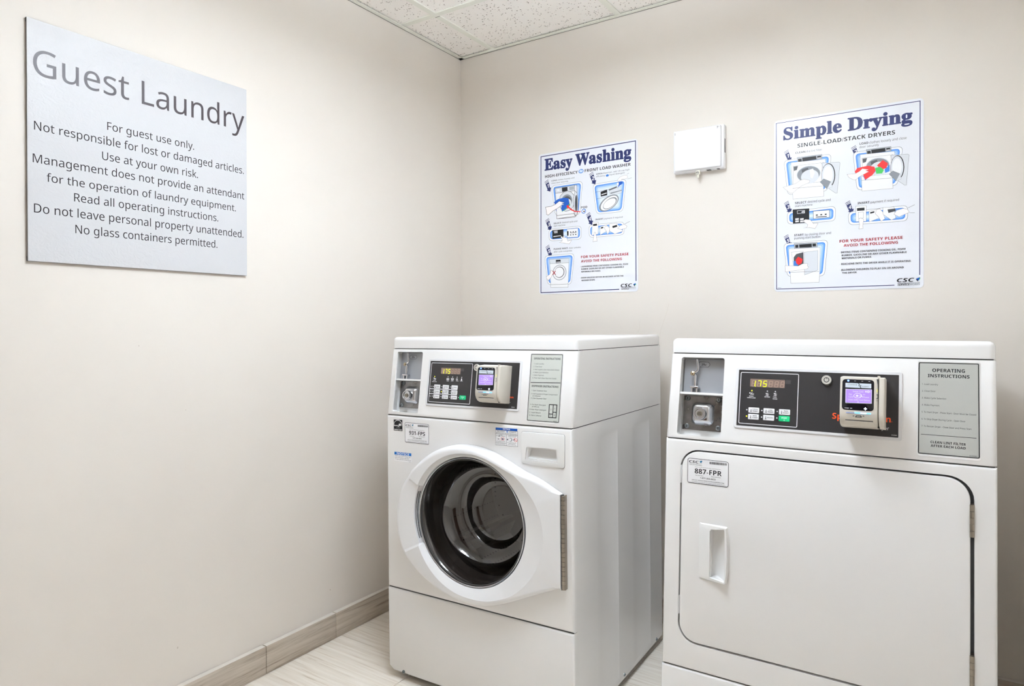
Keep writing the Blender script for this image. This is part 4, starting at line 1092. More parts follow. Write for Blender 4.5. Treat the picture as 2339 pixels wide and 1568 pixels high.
def coin_unit(t, fx, dx=0):
    u = link('coin_slide', None, t, PT)
    pm = M['plastic']; x0, x1 = fx(.0277), fx(.1368); mb = MB(); zb1, zb2 = -.020, -.031
    # tray walls
    mb.box((x0 - .002, -.2085, -.034), (x0, -.0085, -.004), pm); mb.box((x1, -.2085, -.034), (x1 + .002, -.0085, -.004), pm); mb.box((x0, -.0105, -.034), (x1, -.0085, -.004), pm); mb.box((x0, -.2085, -.034), (x1, -.2065, -.004), pm)
    mb.box((x0, -.1038, -.034), (x1, -.0985, -.0045), pm); mb.box((x0, -.2065, -.036), (x1, -.0105, -.034), pm)
    mb.quad([(x0, -.2065, -.034), (x1, -.2065, -.034), (x1, -.192, -.033), (x0, -.192, -.033)], pm)
    for k in range(9):
        mb.lathe([(.001, 0), (0, .0006)], (x0 + .0003, -.02 - k * .021, -.012 - .006 * (k % 2)), (1, 0, 0), pm, 6)
    mb.build('tray', u, sharp=20)
    mb = MB(); mb.box((x0 + .003, -.0975, -.034), (x1 - .001, -.012, zb1), M['silver']); mb.build('cover_plate', u, sharp=0)
    # quarter-price plate
    hx, hy = x0 + .0525, -.0255; hexa = [(hx - .0155, hy), (hx - .0115, hy + .0062), (hx + .0115, hy + .0062), (hx + .0155, hy), (hx + .0115, hy - .0062), (hx - .0115, hy - .0062)]
    mb = MB(); tess(mb, hexa, zb1 + .0003, PM['g']); put_line(mb, hexa + [hexa[0]], .0008, zb1 + .0004, PM['k']); put_text(mb, '25¢', 'b', PM['k'], hx - .0062, hx + .0062, hy - .0026, .0052, zb1 + .0004); mb.build('price_plate', u, sharp=0)
    # lever
    lx = x0 + .0285; c = M['chrome']; mb = MB()
    mb.tube([(lx + .009, -.0135, -.009), (lx + .0108, -.022, -.009), (lx + .0125, -.034, -.011), (lx + .011, -.042, -.012), (lx + .005, -.046, -.0125), (lx + .0005, -.050, -.0125)], [.0026, .0032, .0036, .0038, .0036, .003], c, 12)
    mb.tube([(lx + .0055, -.055, -.013), (lx + .006, -.082, -.013)], .0042, c, 14); mb.tube([(lx + .0055, -.056, -.0135), (lx + .001, -.051, -.0135)], .0036, c, 10)
    mb.rbox((lx - .005, -.0885, -.019), (lx + .0175, -.083, -.0045), .0018, c, 2); mb.box((lx - .002, -.0985, -.017), (lx + .002, -.088, -.008), c); mb.box((lx + .0105, -.0985, -.017), (lx + .0145, -.088, -.008), c); mb.build('lever', u)
    mb = MB(); mb.lathe([(0, .0), (.0058, 0), (.0062, .002), (.0055, .0045), (.003, .0062), (0, .0066)], (lx - .0005, -.0505, -.012), (0, 0, 1), M['brass'], 20); mb.build('lever_screw', u)
    # money-box door with lock
    mb = MB(); mb.box((x0 + .004, -.1915, -.034), (x1 - .001, -.1055, zb2 + .003), M['steel']); mb.build('lock_plate', u, sharp=0)
    for a, b in ((.0145, -.1125), (.0925, -.1125), (.0155, -.183), (.0945, -.183)):
        mb = MB(); mb.lathe([(.0062, 0), (.0062, .001), (.0045, .0035), (0, .0042)], (x0 + a, b, zb2 + .003), (0, 0, 1), M['zinc'], 16); mb.box((x0 + a - .001, b - .003, zb2 + .0066), (x0 + a + .001, b + .003, zb2 + .0074), M['seam']); mb.build('screw', u)
    mb = MB(); q0 = rrect(x0 + .0255, -.178, x0 + .0825, -.1215, .013, 5); q1 = rrect(x0 + .029, -.1745, x0 + .079, -.125, .011, 5); q2 = rrect(x0 + .0335, -.170, x0 + .0745, -.1295, .009, 5); q3 = rrect(x0 + .037, -.1665, x0 + .071, -.133, .007, 5)
    n = len(q0); vs = []; hs = (zb2 + .003, zb2 + .009, zb2 + .016, zb2 + .018)
    for q, h in zip((q0, q1, q2, q3), hs): vs += [(p[0], p[1], h) for p in q]
    fs = [(k * n + i, k * n + (i + 1) % n, (k + 1) * n + (i + 1) % n, (k + 1) * n + i) for k in range(3) for i in range(n)] + [tuple(3 * n + i for i in range(n))]
    mb.add(vs, fs, c); mb.build('money_box_door', u, sharp=50)
    kx, ky = x0 + .0545, -.1515; mb = MB(); mb.lathe([(.0155, 0), (.0155, .017), (.0148, .0182), (.0118, .0182), (.0112, .0170), (.0112, .0150), (0, .0150)], (kx, ky, zb2 + .016), (0, 0, 1), M['chrome'], 32); mb.build('lock_cylinder', u)
    mb = MB(); mb.lathe([(.0068, 0), (.0064, .0024), (0, .0024)], (kx + .0005, ky - .0005, zb2 + .031), (0, 0, 1), M['hinge'], 20); mb.box((kx - .0045, ky - .002, zb2 + .0335), (kx + .005, ky - .0008, zb2 + .0341), M['seam']); mb.box((kx - .003, ky + .0012, zb2 + .0335), (kx + .004, ky + .0022, zb2 + .0341), M['seam']); mb.build('keyway', u)
SEG = {'a': ((.1, 1), (.9, 1)), 'b': ((.93, .97), (.93, .53)), 'c': ((.93, .47), (.93, .03)), 'd': ((.1, 0), (.9, 0)), 'e': ((.07, .47), (.07, .03)), 'f': ((.07, .97), (.07, .53)), 'g': ((.1, .5), (.9, .5))}
def digits(u, xs, y0, w_, h_):
    on, off = MB(), MB(); lit = {0: 'bc', 1: 'abc', 2: 'afgcd'}
    for i, x in enumerate(xs):
        for s, (a, b) in SEG.items():
            P_ = lambda q: (x + q[0] * w_ + q[1] * h_ * .14, y0 + q[1] * h_); l = s in lit.get(i, '')
            put_line(on if l else off, [P_(a), P_(b)], .0016 if l else .0010, .0017 if l else .0016, M['seg_on'] if l else M['seg_off'])
        if i == 0: tess(on, rrect(x + w_ * 1.02, y0 - .0008, x + w_ * 1.02 + .0018, y0 + .001, .0005, 2), .00172, M['seg_on'])
    on.build('lit_digits', u, sharp=0); off.build('unlit_digits', u, sharp=0)
def plate(name, par, x0, v0, x1, v1, r, h0, h1, m, bev=0, T=None):
    mb = MB(); mb.prism(rrect(x0, -v1, x1, -v0, r, 4), h0, h1, m, bev); return mb.build(name, par, T)
def dots(u, spots):
    cache = {}
    for x, v, m in spots:
        if m.name not in cache:
            mb = MB(); mb.lathe([(.00175, 0), (.0015, .0006), (0, .0008)], (0, 0, .0008), (0, 0, 1), m, 12); o = mb.build('indicator_lamp', u, Matrix.Translation((x, -v, 0))); cache[m.name] = o.data
        else: link('indicator_lamp', cache[m.name], u, Matrix.Translation((x, -v, 0)))
def control_panel(t, fx, kind):
    u = link('control_panel', None, t, PT)
    mb = MB(); a, b = rrect(fx(.1668), -.1800, fx(.5184), -.0312, .0065, 5), rrect(fx(.1732), -.1734, fx(.5114), -.0385, .0012, 5); c = rrect(fx(.1682), -.1785, fx(.5170), -.0327, .005, 5)
    seam_ring(mb, c, b, .0016, .0022, M['bezel']); seam_ring(mb, a, c, .0003, .0014, M['bezel']); n = len(a)
    mb.add([(p[0], p[1], .0014) for p in a] + [(p[0], p[1], .0022) for p in c], [(i, (i + 1) % n, n + (i + 1) % n, n + i) for i in range(n)], M['bezel']); mb.build('bezel', u, sharp=25)
    plate('control_film', u, fx(.1732), .0385, fx(.5114), .1734, .0008, .0004, .0011, M['black_panel'])
    mb = MB(); q = rrect(fx(.1783), -.1675, fx(.3088) if kind == 'd' else .3322, -.0445, .0025, 3); put_line(mb, q + [q[0]], .0014, .00116, PM['w']); mb.build('frame_line', u, sharp=0)
    if kind == 'd':
        plate('display_window', u, .2007, .0592, .2793, .0784, .0012, .0009, .0013, M['disp']); plate('display_blank', u, .2809, .0592, .2922, .0682, .0006, .0009, .0012, M['disp_g'])
        digits(u, [.2040 + .0130 * i for i in range(6)], -.0771, .0080, .0136)
        dots(u, [(.2054, .088, M['led_y']), (.2410, .0876, M['led_off']), (.2589, .0876, M['led_off']), (.1958, .1345, M['led_off']), (.2304, .1342, M['led_off']), (.2649, .1340, M['led_off']), (.1959, .1498, M['led_y']), (.2304, .1497, M['led_off']), (.2648, .1493, M['led_off'])])
        bt = [(.1997, .1283, .0247, .0128, ('HIGH', 'TEMP'), 1), (.2341, .1282, .0247, .0128, ('LOW', 'TEMP'), 1), (.2688, .1281, .0245, .0128, ('NO', 'HEAT'), 1), (.1995, .1439, .0247, .0128, ('MED', 'TEMP'), 1), (.2340, .1437, .0247, .0128, ('DELICATES',), 1), (.2687, .1434, .0245, .0128, ('START',), 2)]
    else:
        plate('display_window', u, .2125, .0594, .2884, .0782, .0012, .0009, .0013, M['disp']); plate('display_blank', u, .2896, .0594, .3005, .0684, .0006, .0009, .0012, M['disp_g'])
        digits(u, [.2158 + .0122 * i for i in range(6)], -.0769, .0076, .0136)
        dots(u, [(.1891, .0877, M['led_y'])] + [(x, .0872, M['led_off']) for x in (.2419, .2596, .277, .2946)] + [(.1866, .119, M['led_off']), (.2206, .1185, M['led_off']), (.2546, .1182, M['led_off']), (.1863, .1342, M['led_off']), (.2202, .1339, M['led_y']), (.2545, .1339, M['led_off']), (.1861, .1494, M['led_off']), (.2200, .1494, M['led_off']), (.2543, .1494, M['led_off']), (.288, .1492, M['led_off'])])
        bt = []
        for r_, (v, ls) in enumerate(((.1128, (('LIGHT',), ('MEDIUM',), ('HEAVY',))), (.1285, (('NORMAL',), ('PERM', 'PRESS'), ('DELICATES', 'KNIT'))), (.1442, (('HOT',), ('WARM',), ('COLD',))))):
            for k, l in enumerate(ls): bt.append((.1903 + .0341 * k, v, .0238, .0118, l, 1))
        bt.append((.2920, .1426, .0240, .0126, ('START',), 2))
    cache = {}
    for x, v, w_, h_, ls, k in bt:
        key = (w_, k)
        if key not in cache:
            mb = MB(); mb.prism(rrect(0, -h_, w_, 0, .0016, 3), .0008, .0018, M['btn' if k == 1 else 'btn_g'], .0003); o = mb.build('button', u, Matrix.Translation((x, -v, 0)), label='green start button' if k == 2 else None); cache[key] = o.data
        else: link('button', cache[key], u, Matrix.Translation((x, -v, 0)), label='green start button' if k == 2 else None)
    mb = MB()
    for x, v, w_, h_, ls, k in bt:
        m = PM['k'] if k == 1 else PM['w']; tx = x + (.0095 if k == 1 else .006); tw = w_ - (.0125 if k == 1 else .012)
        if len(ls) == 2:
            for i, s in enumerate(ls): put_text(mb, s, 'b', m, tx + (0 if len(s) > 3 else .0015), tx + tw - (0 if len(s) > 3 else .0015), -v - .0052 - .0043 * i, .0026, .00186, 0, 1)
        else: put_text(mb, ls[0], 'b', m, tx, tx + tw, -v - (.0075 if k == 1 else .0062), .0027, .00186, 0, 1)
        if k == 1:
            put_line(mb, [(x + .006, -v - .0035), (x + .006, -v - .009)], .0011, .00186, m); tess(mb, [(x + .006 + .0012 * math.cos(j), -v - .0095 + .0012 * math.sin(j)) for j in [q * .9 for q in range(7)]], .00187, m)
        else:
            cx, cy = x + w_ / 2, -v - .0098; put_line(mb, [(cx, cy + .0014), (cx + .0016, cy), (cx, cy - .0014), (cx - .0016, cy), (cx, cy + .0014)], .0004, .00186, m)
    mb.build('button_lettering', u, sharp=0, kind='stuff')
    mb = MB(); printed(SPEC['dctl' if kind == 'd' else 'wctl'], dict(text=mb), z0=.00115, toff=.0, res=2); mb.build('lettering', u, sharp=0, kind='stuff')
    # key switch
    kx = .3689 if kind == 'd' else fx(.3585)
    mb = MB(); mb.lathe([(.0125, 0), (.0125, .002), (.0112, .0032), (.0108, .0032)], (kx, -.0558, .001), (0, 0, 1), M['seam'], 28); mb.lathe([(.0105, .001), (.0105, .005), (.0098, .0062), (.0058, .0062), (.0055, .0052), (.0042, .0052), (.0040, .0064), (0, .0064)], (kx, -.0558, .001), (0, 0, 1), M['lockface'], 28); put_line(mb, [(kx, -.0505), (kx, -.0535)], .0012, .0076, M['seam']); mb.lathe([(.0058, .0063), (.0043, .0063)], (kx, -.0558, .001), (0, 0, 1), M['seam'], 24, closed=False); mb.build('key_switch', u)
def instruction_plate(t, x0, v0, x1, v1, spec, m):
    u = link('instruction_plate', None, t, PT)
    mb = MB(); q = rrect(x0 - .0022, -v1 - .0048, x1 + .0022, -v0 + .0048, .006, 5); q2 = rrect(x0 - .0008, -v1 - .0012, x1 + .0008, -v0 + .0012, .003, 5); seam_ring(mb, q, q2, -.001, .0006, M['enamel']); mb.build('raised_edge', u, sharp=25)
    plate('film', u, x0, v0, x1, v1, .002, .0001, .0006, m)
    mb = MB(); q = rrect(x0 + .0007, -v1 + .0007, x1 - .0007, -v0 - .0007, .0022, 4); put_line(mb, q + [q[0]], .0016, .00066, PM['k']); printed(SPEC[spec], dict(text=mb), z0=.00066); mb.build('lettering', u, sharp=0, kind='stuff')
def card_reader(t, fx):
    u = link('card_reader', None, t, PT); m = M['reader']; s = 0 if fx(.5) == .5 else -.0110; X0, XS0, XS1, X1 = .4040 + s, .4762 + s, .4777 + s, .4882 + s * 1.25
    prof = [(0, .0478), (.030, .0487), (.055, .0530), (.0625, .0542), (.0650, .0560), (.0655, .0600), (.0655, .1240), (.0650, .1330), (.0630, .1420), (.0585, .1495), (.0510, .1558), (.0400, .1592), (.0250, .1600), (0, .1590)]
    def ext(a, b, pr, bev):
        bmx = bmesh.new(); A = [bmx.verts.new((a, -v, d)) for d, v in pr]; B = [bmx.verts.new((b, -v, d)) for d, v in pr]; n = len(pr)
        fa = bmx.faces.new(A); fb = bmx.faces.new(B[::-1])
        for i in range(n): bmx.faces.new((A[i], B[i], B[(i + 1) % n], A[(i + 1) % n]))
        bmesh.ops.recalc_face_normals(bmx, faces=bmx.faces[:]); es = [e for f in (fa, fb) for e in f.edges]
        bmesh.ops.bevel(bmx, geom=es, offset=bev, segments=3, profile=.5, affect='EDGES', clamp_overlap=True); return bmx
    mb = MB(); mb.bm(ext(X0, XS0, prof, .0022), m); mb.build('housing', u, sharp=40)
    pr2 = [(0, .0485), (.030, .0492), (.056, .0535), (.0632, .0560), (.0640, .062)] + [(d - .0012 if d > .02 else d, v) for d, v in prof[6:]]
    mb = MB(); mb.bm(ext(XS1, X1, pr2, .0018), m); mb.build('swipe_rail', u, sharp=40)
    mb = MB(); mb.box((XS0 - .0015, -.0555, 0), (XS1 + .0015, -.0500, .0608), m); mb.build('rail_bridge', u, sharp=0)
    mb = MB(); mb.box((XS0 - .001, -.1585, 0), (XS1 + .001, -.050, .046), M['seam']); mb.build('swipe_slot', u, sharp=0)
    h = .0655
    plate('screen_glass', u, .4083 + s, .0598, .4690 + s, .1258, .0065, h - .0012, h + .0003, M['gloss_black'], .0002)
    plate('logo_strip', u, .4142 + s, .0679, .4637 + s, .0777, .0004, h, h + .0005, M['logo_strip'])
    plate('lcd_screen', u, .4148 + s, .0809, .4651 + s, .1096, .0004, h, h + .0005, M['lcd'])
    mb = MB(); sh = lambda sp: [[*i[:4], i[4] + s * 1e4, i[5] + s * 1e4, *i[6:]] if i[0] == 'T' else [*i[:(2 if i[0] in 'PE' else 3)], *[q + (s * 1e4 if k % 2 == 0 else 0) for k, q in enumerate(i[(2 if i[0] in 'PE' else 3):])]] for i in sp]
    printed(sh(SPEC['dscr']), dict(text=mb), z0=h + .00055); printed(sh(SPEC['dscr2']), dict(text=mb), z0=h + .00055); mb.build('lettering', u, sharp=0, kind='stuff')
    def bar(name, x0, v0, x1, v1, m_, r=.0006): plate(name, u, x0 + s, v0, x1 + s, v1, r, h, h + .0006, m_)
    bar('indicator_lamp', .4178, .0612, .4216, .0648, M['led_b'], .0016)
    for x in (.4310, .4447, .4580): bar('indicator_lamp', x, .0626, x + .0034, .0636, M['led_off'], .0003)
    bar('minus_button', .4240, .1214, .4285, .1226, M['led_off']); bar('minus_button', .4135, .1214, .4220, .1228, M['led_off'])
    mb = MB(); x, y = .4534 + s, -.1216; mb.box((x - .0029, y - .0009, h), (x + .0029, y + .0009, h + .0006), M['led_w']); mb.box((x - .0009, y - .0029, h), (x + .0009, y + .0029, h + .0006), M['led_w']); mb.build('plus_button', u, sharp=0)
    bar('light_bar', .4165, .1308, .4330, .1328, M['bar_d'], .0008); bar('light_bar', .4330, .1300, .4640, .1326, M['bar_b'], .001); bar('light_bar', .4440, .1302, .4560, .1324, M['led_w'], .001)
    bar('ready_lamp', .4742, .0795, .4750, .0850, M['led_y'], .0003)
    mb = MB(); tess(mb, [(.4735 + s, -.0572), (.4762 + s, -.0585), (.4762 + s, -.0900), (.4752 + s, -.0700)], h + .0003, M['seam']); mb.build('swipe_notch', u, sharp=0)
    mb = MB(); ya, yb = -.1488, -.1572; A = [(.4150 + s, ya + .0009, .0592), (.4676 + s, ya + .0009, .0592), (.4676 + s, ya, .0628), (.4150 + s, ya, .0628), (.4120 + s, yb, .0505), (.4708 + s, yb, .0505), (.4120 + s, yb + .004, .0555), (.4708 + s, yb + .004, .0555)]
    mb.add(A, [(0, 1, 2, 3), (3, 2, 5, 4), (3, 4, 6), (2, 7, 5), (0, 3, 6), (1, 7, 2)], m); mb.add([(.4150 + s, ya + .0028, .0606), (.4676 + s, ya + .0028, .0606), (.4676 + s, ya + .0010, .0600), (.4150 + s, ya + .0010, .0600)], [(0, 1, 2, 3)][::-1], M['gasket']); mb.build('card_slot', u)
def sticker(t, name, x0, z0, x1, z1, r, spec, sheetm, border=True, label=None):
    u = link(name, None, t, FT); mb = MB(); mb.prism(rrect(x0, z0, x1, z1, r, 4), .0001, .0004, sheetm); mb.build('paper', u, sharp=0)
    mb = MB()
    if border: q = rrect(x0 + .0006, z0 + .0006, x1 - .0006, z1 - .0006, r, 4); put_line(mb, q + [q[0]], .0012, .00045, PM['d'])
    printed(SPEC[spec], dict(text=mb), z0=.00045); mb.build('lettering', u, sharp=0, kind='stuff'); return u
def legs(t, T, pts, zb_):
    for x, y in pts:
        wz = (T @ Vector((x, y, 0))).z; mb = MB(); up = T.inverted().to_3x3() @ Vector((0, 0, 1)); foot = T.inverted() @ Vector(((T @ Vector((x, y, 0))).x, (T @ Vector((x, y, 0))).y, .0003))
        L_ = max(.004, (zb_ - foot.z) + .006); mb.lathe([(.022, 0), (.022, min(.007, L_ * .5)), (.009, min(.009, L_ * .6)), (.009, L_)], foot, up, M['rubber'], 20); mb.build('leg', t)

def dryer():
    T = machine_frame(1.3090, -.8970, 0, .4968, -.1260, -3.2361); zg, zbot = .3107, .052
    t = empty('tumble_dryer', T, 'white coin-operated tumble dryer with a flat square door and pocket handle, nearest the camera', 'dryer')
    fx = lambda x: x; shell(t, zg, zbot, fx, True); coin_unit(t, fx); control_panel(t, fx, 'd'); instruction_plate(t, .5478, .0093, .6538, .2022, 'dins', M['ins']); card_reader(t, fx)
    # front panel, opening for the door
    mb = MB(); mb.fbox((0, 0, zg + G), (W, .0198, ZB - G), .0062, M['enamel'], 4); fp = mb.build('front_panel', t, sharp=40)
    c = MB(); c.prism(rrect(.0393, .3743, .6450, .8478, .047, 8), -.03, .01, M['enamel'], fn=lambda a, b, h: (a, -h, b)); boolean(fp, c)
    mb = MB(); mb.box((.02, .019, .35), (W - .02, .022, .862), mat('recess_grey', (96, 98, 102), .5)); mb.build('door_recess', t, sharp=0)
    mb = MB(); mb.prism(rrect(.0430, .3792, .6385, .8437, .043, 8), -.016, .0005, M['enamel'], .0022, seg=3); dr = mb.build('door', t, FT, sharp=40)
    c = MB(); c.prism([(.1175, .545), (.1515, .541), (.1520, .6660), (.1175, .6600)], -.03, .02, M['enamel']); boolean(dr, c)
    # pocket handle
    e = M['enamel']; mb = MB(); ou = [(.0890, .5395), (.0905, .5378), (.1545, .5352), (.1572, .5372), (.1606, .5650), (.1618, .6020), (.1606, .6400), (.1576, .6700), (.1555, .6716), (.0905, .6722), (.0890, .6705)]
    dd = [0, 0, .0095, .0095, .0095, .0095, .0095, .0095, .0095, 0, 0]; dd = [.001 + (d if d else 0) for d in dd]
    top = [(.0905, .5445), (.0935, .5400), (.1530, .5375), (.1552, .5390), (.1583, .5660), (.1594, .6020), (.1583, .6390), (.1556, .6678), (.1535, .6692), (.0935, .6697), (.0905, .6655)]
    inn = [(.1168, .5475), (.1185, .5450), (.1518, .5410), (.1530, .5430), (.1538, .5660), (.1540, .6020), (.1536, .6390), (.1526, .6640), (.1515, .6655), (.1195, .6605), (.1168, .6560)]
    hb = [.0006] * 11; ht = [.0022, .0022, .0110, .0112, .0115, .0116, .0115, .0112, .0110, .0022, .0022]; hi = [.0075, .0075, .0102, .0104, .0106, .0106, .0106, .0104, .0102, .0075, .0075]
    flo = [(.1215, .5490), (.1230, .5465), (.1300, .5475), (.1310, .5500), (.1315, .5700), (.1318, .6020), (.1315, .6300), (.1310, .6520), (.1300, .6540), (.1225, .6590), (.1200, .6560)]; hf = [-.016] * 11
    side = [(p[0] - .003 if p[0] < .12 else p[0] - .0005, p[1]) for p in inn]; hs = [-.015 if p[0] < .125 else -.002 for p in inn]
    loops = [(ou, hb), (top, ht), (inn, hi), (side, hs), (flo, hf)]; vs = [(p[0], p[1], h) for q, hh in loops for p, h in zip(q, hh)]; n = 11
    fs = [(k * n + i, k * n + (i + 1) % n, (k + 1) * n + (i + 1) % n, (k + 1) * n + i) for k in range(4) for i in range(n)] + [tuple(4 * n + i for i in range(n))]
    mb.add(vs, fs, M['plastic']); h = mb.build('door_handle', t, FT, sharp=38)
    kme = None
    for z0 in (.7284, .4290):
        hg = link('hinge', None, t, Matrix.Translation((.6412, -.0010, z0)))
        for i in range(5):
            if kme is None: mb = MB(); mb.lathe([(0, 0), (.0042, .0003), (.0042, .0126), (0, .0129)], (0, 0, 0), (0, 0, 1), M['hinge'], 16); o = mb.build('knuckle', hg); kme = o.data
            else: link('knuckle', kme, hg, Matrix.Translation((0, 0, i * .0131)))
        mb = MB(); mb.box((-.003, .003, 0), (.003, .016, .0655), M['hinge']); mb.build('leaf', hg, sharp=0)
    for z0 in (.762, .440):
        mb = MB(); mb.rbox((.0397, -.0003, z0), (.0425, .010, z0 + .045), .0008, M['bezel'], 1); mb.build('door_catch', t)
    sticker(t, 'service_sticker', .0575, .7652, .1582, .8267, .005, 'dsti', PM['w']).matrix_basis = FT @ Matrix.Translation((0, 0, .0005))
    mb = MB(); mb.prism([(-.0012, zbot), (W + .0012, zbot), (W + .0012, zg - G), (-.0012, zg - G)], 0, .0205, M['enamel'], .0055, fn=lambda a, b, h: (a, .0205 - h - .0008, b), seg=3); mb.build('toe_panel', t, sharp=40)
    legs(t, T, ((.05, .06), (W - .05, .06), (.05, D - .06), (W - .05, D - .06)), zbot)
dryer()

def washer():
    T = machine_frame(.3703, -.8750, -.0101, 1.2228, -.6493, -.3657); zg, zbot = .3073, .0300
    t = empty('washing_machine', T, 'white coin-operated front-loading washing machine with a round dark glass door', 'washer')
    fx = lambda x: .987 * x - .0033; shell(t, zg, zbot, fx, True); coin_unit(t, fx); control_panel(t, fx, 'w'); instruction_plate(t, .5366, .0120, .6401, .2030, 'wins', M['ins_w']); card_reader(t, fx)
    C0 = (.348, .573); e = M['enamel']
    mb = MB(); mb.fbox((0, 0, zg + G), (W, .0198, ZB - G), .0090, e, 4); fp = mb.build('front_panel', t, sharp=40)
    c = MB(); c.prism([(C0[0] + .2 * math.cos(k * math.pi / 32), C0[1] + .2 * math.sin(k * math.pi / 32)) for k in range(64)], -.04, .02, e, fn=lambda a, b, h: (a, -h, b)); boolean(fp, c)
    c = MB(); c.prism([(.5385, .779), (.6345, .779), (.6310, .8070), (.5415, .8070)], -.04, .02, e, fn=lambda a, b, h: (a, -h, b)); boolean(fp, c)
    # dispenser drawer front with a pocket
    dq = [(.5181, .8450), (.5195, .8500), (.5235, .8535), (.6535, .8550), (.6570, .8535), (.6589, .8495), (.6582, .7680), (.6565, .7630), (.6520, .7608), (.620, .7600), (.580, .7598), (.548, .7610), (.5245, .7630), (.5200, .7655), (.5181, .7700)]
    mb = MB(); seam_ring(mb, inset(dq, -.0007), inset(dq, .004), -.001, .0003, M['gasket']); mb.build('drawer_gap', t, FT, sharp=0)
    mb = MB(); mb.prism(dq, -.001, .0028, M['plastic'], .0016, seg=2); dr = mb.build('dispenser_drawer', t, FT, sharp=40)
    ho = [(.5372, .8095), (.5395, .8108), (.5860, .8125), (.6325, .8112), (.6352, .8075), (.6388, .7765), (.6375, .7740), (.5860, .7745), (.5350, .7745), (.5322, .7765)]
    ho = [(.5372, .8085), (.5392, .8108), (.586, .8120), (.6325, .8112), (.6350, .8080), (.6390, .7745), (.6378, .7732), (.585, .7738), (.5335, .7745), (.5322, .7765)]
    c = MB(); c.prism(ho, -.01, .02, M['plastic']); boolean(dr, c)
    l2 = [(a, b, -.001) for a, b in ho]; l3 = [(.5405, .8085, -.021), (.5420, .8100, -.021), (.586, .8105, -.021), (.6300, .8095, -.021), (.6318, .8070, -.021), (.6330, .8010, -.0205), (.6325, .7990, -.020), (.585, .7990, -.020), (.5400, .7995, -.020), (.5395, .8010, -.0205)]
    l1 = [(a, b, .0027) for a, b in ho]; mid = [((p[0] + q[0]) / 2, p[1] + (q[1] - p[1]) * .38, -.013 if i > 4 else -.012) for i, (p, q) in enumerate(zip(l2, l3))]; n = 10
    mb = MB(); mb.add(l1 + l2 + mid + l3, [(k * n + i, k * n + (i + 1) % n, (k + 1) * n + (i + 1) % n, (k + 1) * n + i) for k in range(3) for i in range(n)] + [tuple(3 * n + i for i in range(n))], M['plastic']); mb.build('drawer_handle', t, FT, sharp=30)
    # door frame
    tab = [(0, .316), (18, None), (32, .2820), (42, .2510), (56, .2325), (71, .2270), (86, .2262), (101, .2300), (115, .2350), (129, .2410), (145, .2530), (153, .2580), (163, .2680), (175, .2740), (185, .2810), (196, .2850), (206, .2830), (217, .2720), (228, .2600), (241, .2490), (255, .2440), (269, .2420), (283, .2440), (297, .2480), (314, .2650), (327, .2982)]
    pts = [(C0[0] + r * math.cos(R(a)), C0[1] + r * math.sin(R(a))) for a, r in tab[2:]]
    xr = .6515; hingeT, hingeB = (xr, .6911), (xr, .4328)
    chain = [hingeT] + pts[0:] + [hingeB]
    # catmull-rom through the free part
    dense = []
    for i in range(len(chain) - 1):
        p0 = chain[max(i - 1, 0)]; p1 = chain[i]; p2 = chain[i + 1]; p3 = chain[min(i + 2, len(chain) - 1)]; m_ = 6
        for k in range(m_):
            u = k / m_; dense.append(tuple(.5 * ((2 * p1[j]) + (-p0[j] + p2[j]) * u + (2 * p0[j] - 5 * p1[j] + 4 * p2[j] - p3[j]) * u * u + (-p0[j] + 3 * p1[j] - 3 * p2[j] + p3[j]) * u ** 3) for j in (0, 1)))
    dense.append(hingeB)
    for k in range(1, 24): dense.append((xr, hingeB[1] + (hingeT[1] - hingeB[1]) * k / 24))
    n = len(dense); A = [math.degrees(math.atan2(p[1] - C0[1], p[0] - C0[0])) % 360 for p in dense]; Rr = [math.hypot(p[0] - C0[0], p[1] - C0[1]) for p in dense]
    def sect(a):  # 1 inside the grip sector on the left
        return 1 if 154.5 <= a <= 207.5 else 0
    def ring(f, h): return [(C0[0] + f(a, r) * math.cos(R(a)), C0[1] + f(a, r) * math.sin(R(a)), h(a, r)) for a, r in zip(A, Rr)]
    def crease(a, r): return min(r - .018, .206 + .037 * max(0, math.cos(R(a - 0))) ** 1.5 + .014 * max(0, math.cos(R(a + 60))))
    HF = .040
    flat = lambda a, r: HF - .004
    def k_(a, r):  # the rounded edge dies out along the hinge
        x = C0[0] + r * math.cos(R(a)); return min(1, max(0, (.650 - x) / .012))
    rings = [ring(lambda a, r: r, lambda a, r: .0012)]
    for j in range(11):
        q_ = j * math.pi / 20; rings.append(ring(lambda a, r: r - .0148 * (1 - math.cos(q_)) * k_(a, r) - .00008 * j, lambda a, r: HF - .020 * (1 - math.sin(q_)) * (.35 + .65 * k_(a, r))))
    rings += [
             ring(lambda a, r: crease(a, r) + .001, lambda a, r: HF - .008 * sect(a)), ring(crease, lambda a, r: HF - .0006 - .009 * sect(a)), ring(lambda a, r: .1975 + .0115 * sect(a), lambda a, r: HF - .0125 - .006 * sect(a)),
             ring(lambda a, r: .1950 + .0125 * sect(a), lambda a, r: HF - .0140 - .006 * sect(a)), ring(lambda a, r: .1925 + .0125 * sect(a), lambda a, r: HF - .022), ring(lambda a, r: .1905, lambda a, r: .004)]
    def thin(p):  # the door leaf tapers towards its hinge
        u = min(1, max(0, (p[0] - .47) / .18)); u = u * u * (3 - 2 * u); return (p[0], p[1], p[2] * (1 - .55 * u) if p[2] > .002 else p[2])
    rings = [[thin(p) for p in q] for q in rings[:-1]] + rings[-1:]
    vs = [p for q in rings for p in q]; fs = [(k * n + i, k * n + (i + 1) % n, (k + 1) * n + (i + 1) % n, (k + 1) * n + i) for k in range(len(rings) - 1) for i in range(n)]
    mb = MB(); mb.add(vs, fs, M['door_plastic']); mb.build('door', t, FT, sharp=12.5)
    c3 = (C0[0], 0, C0[1]); ax = (0, -1, 0)
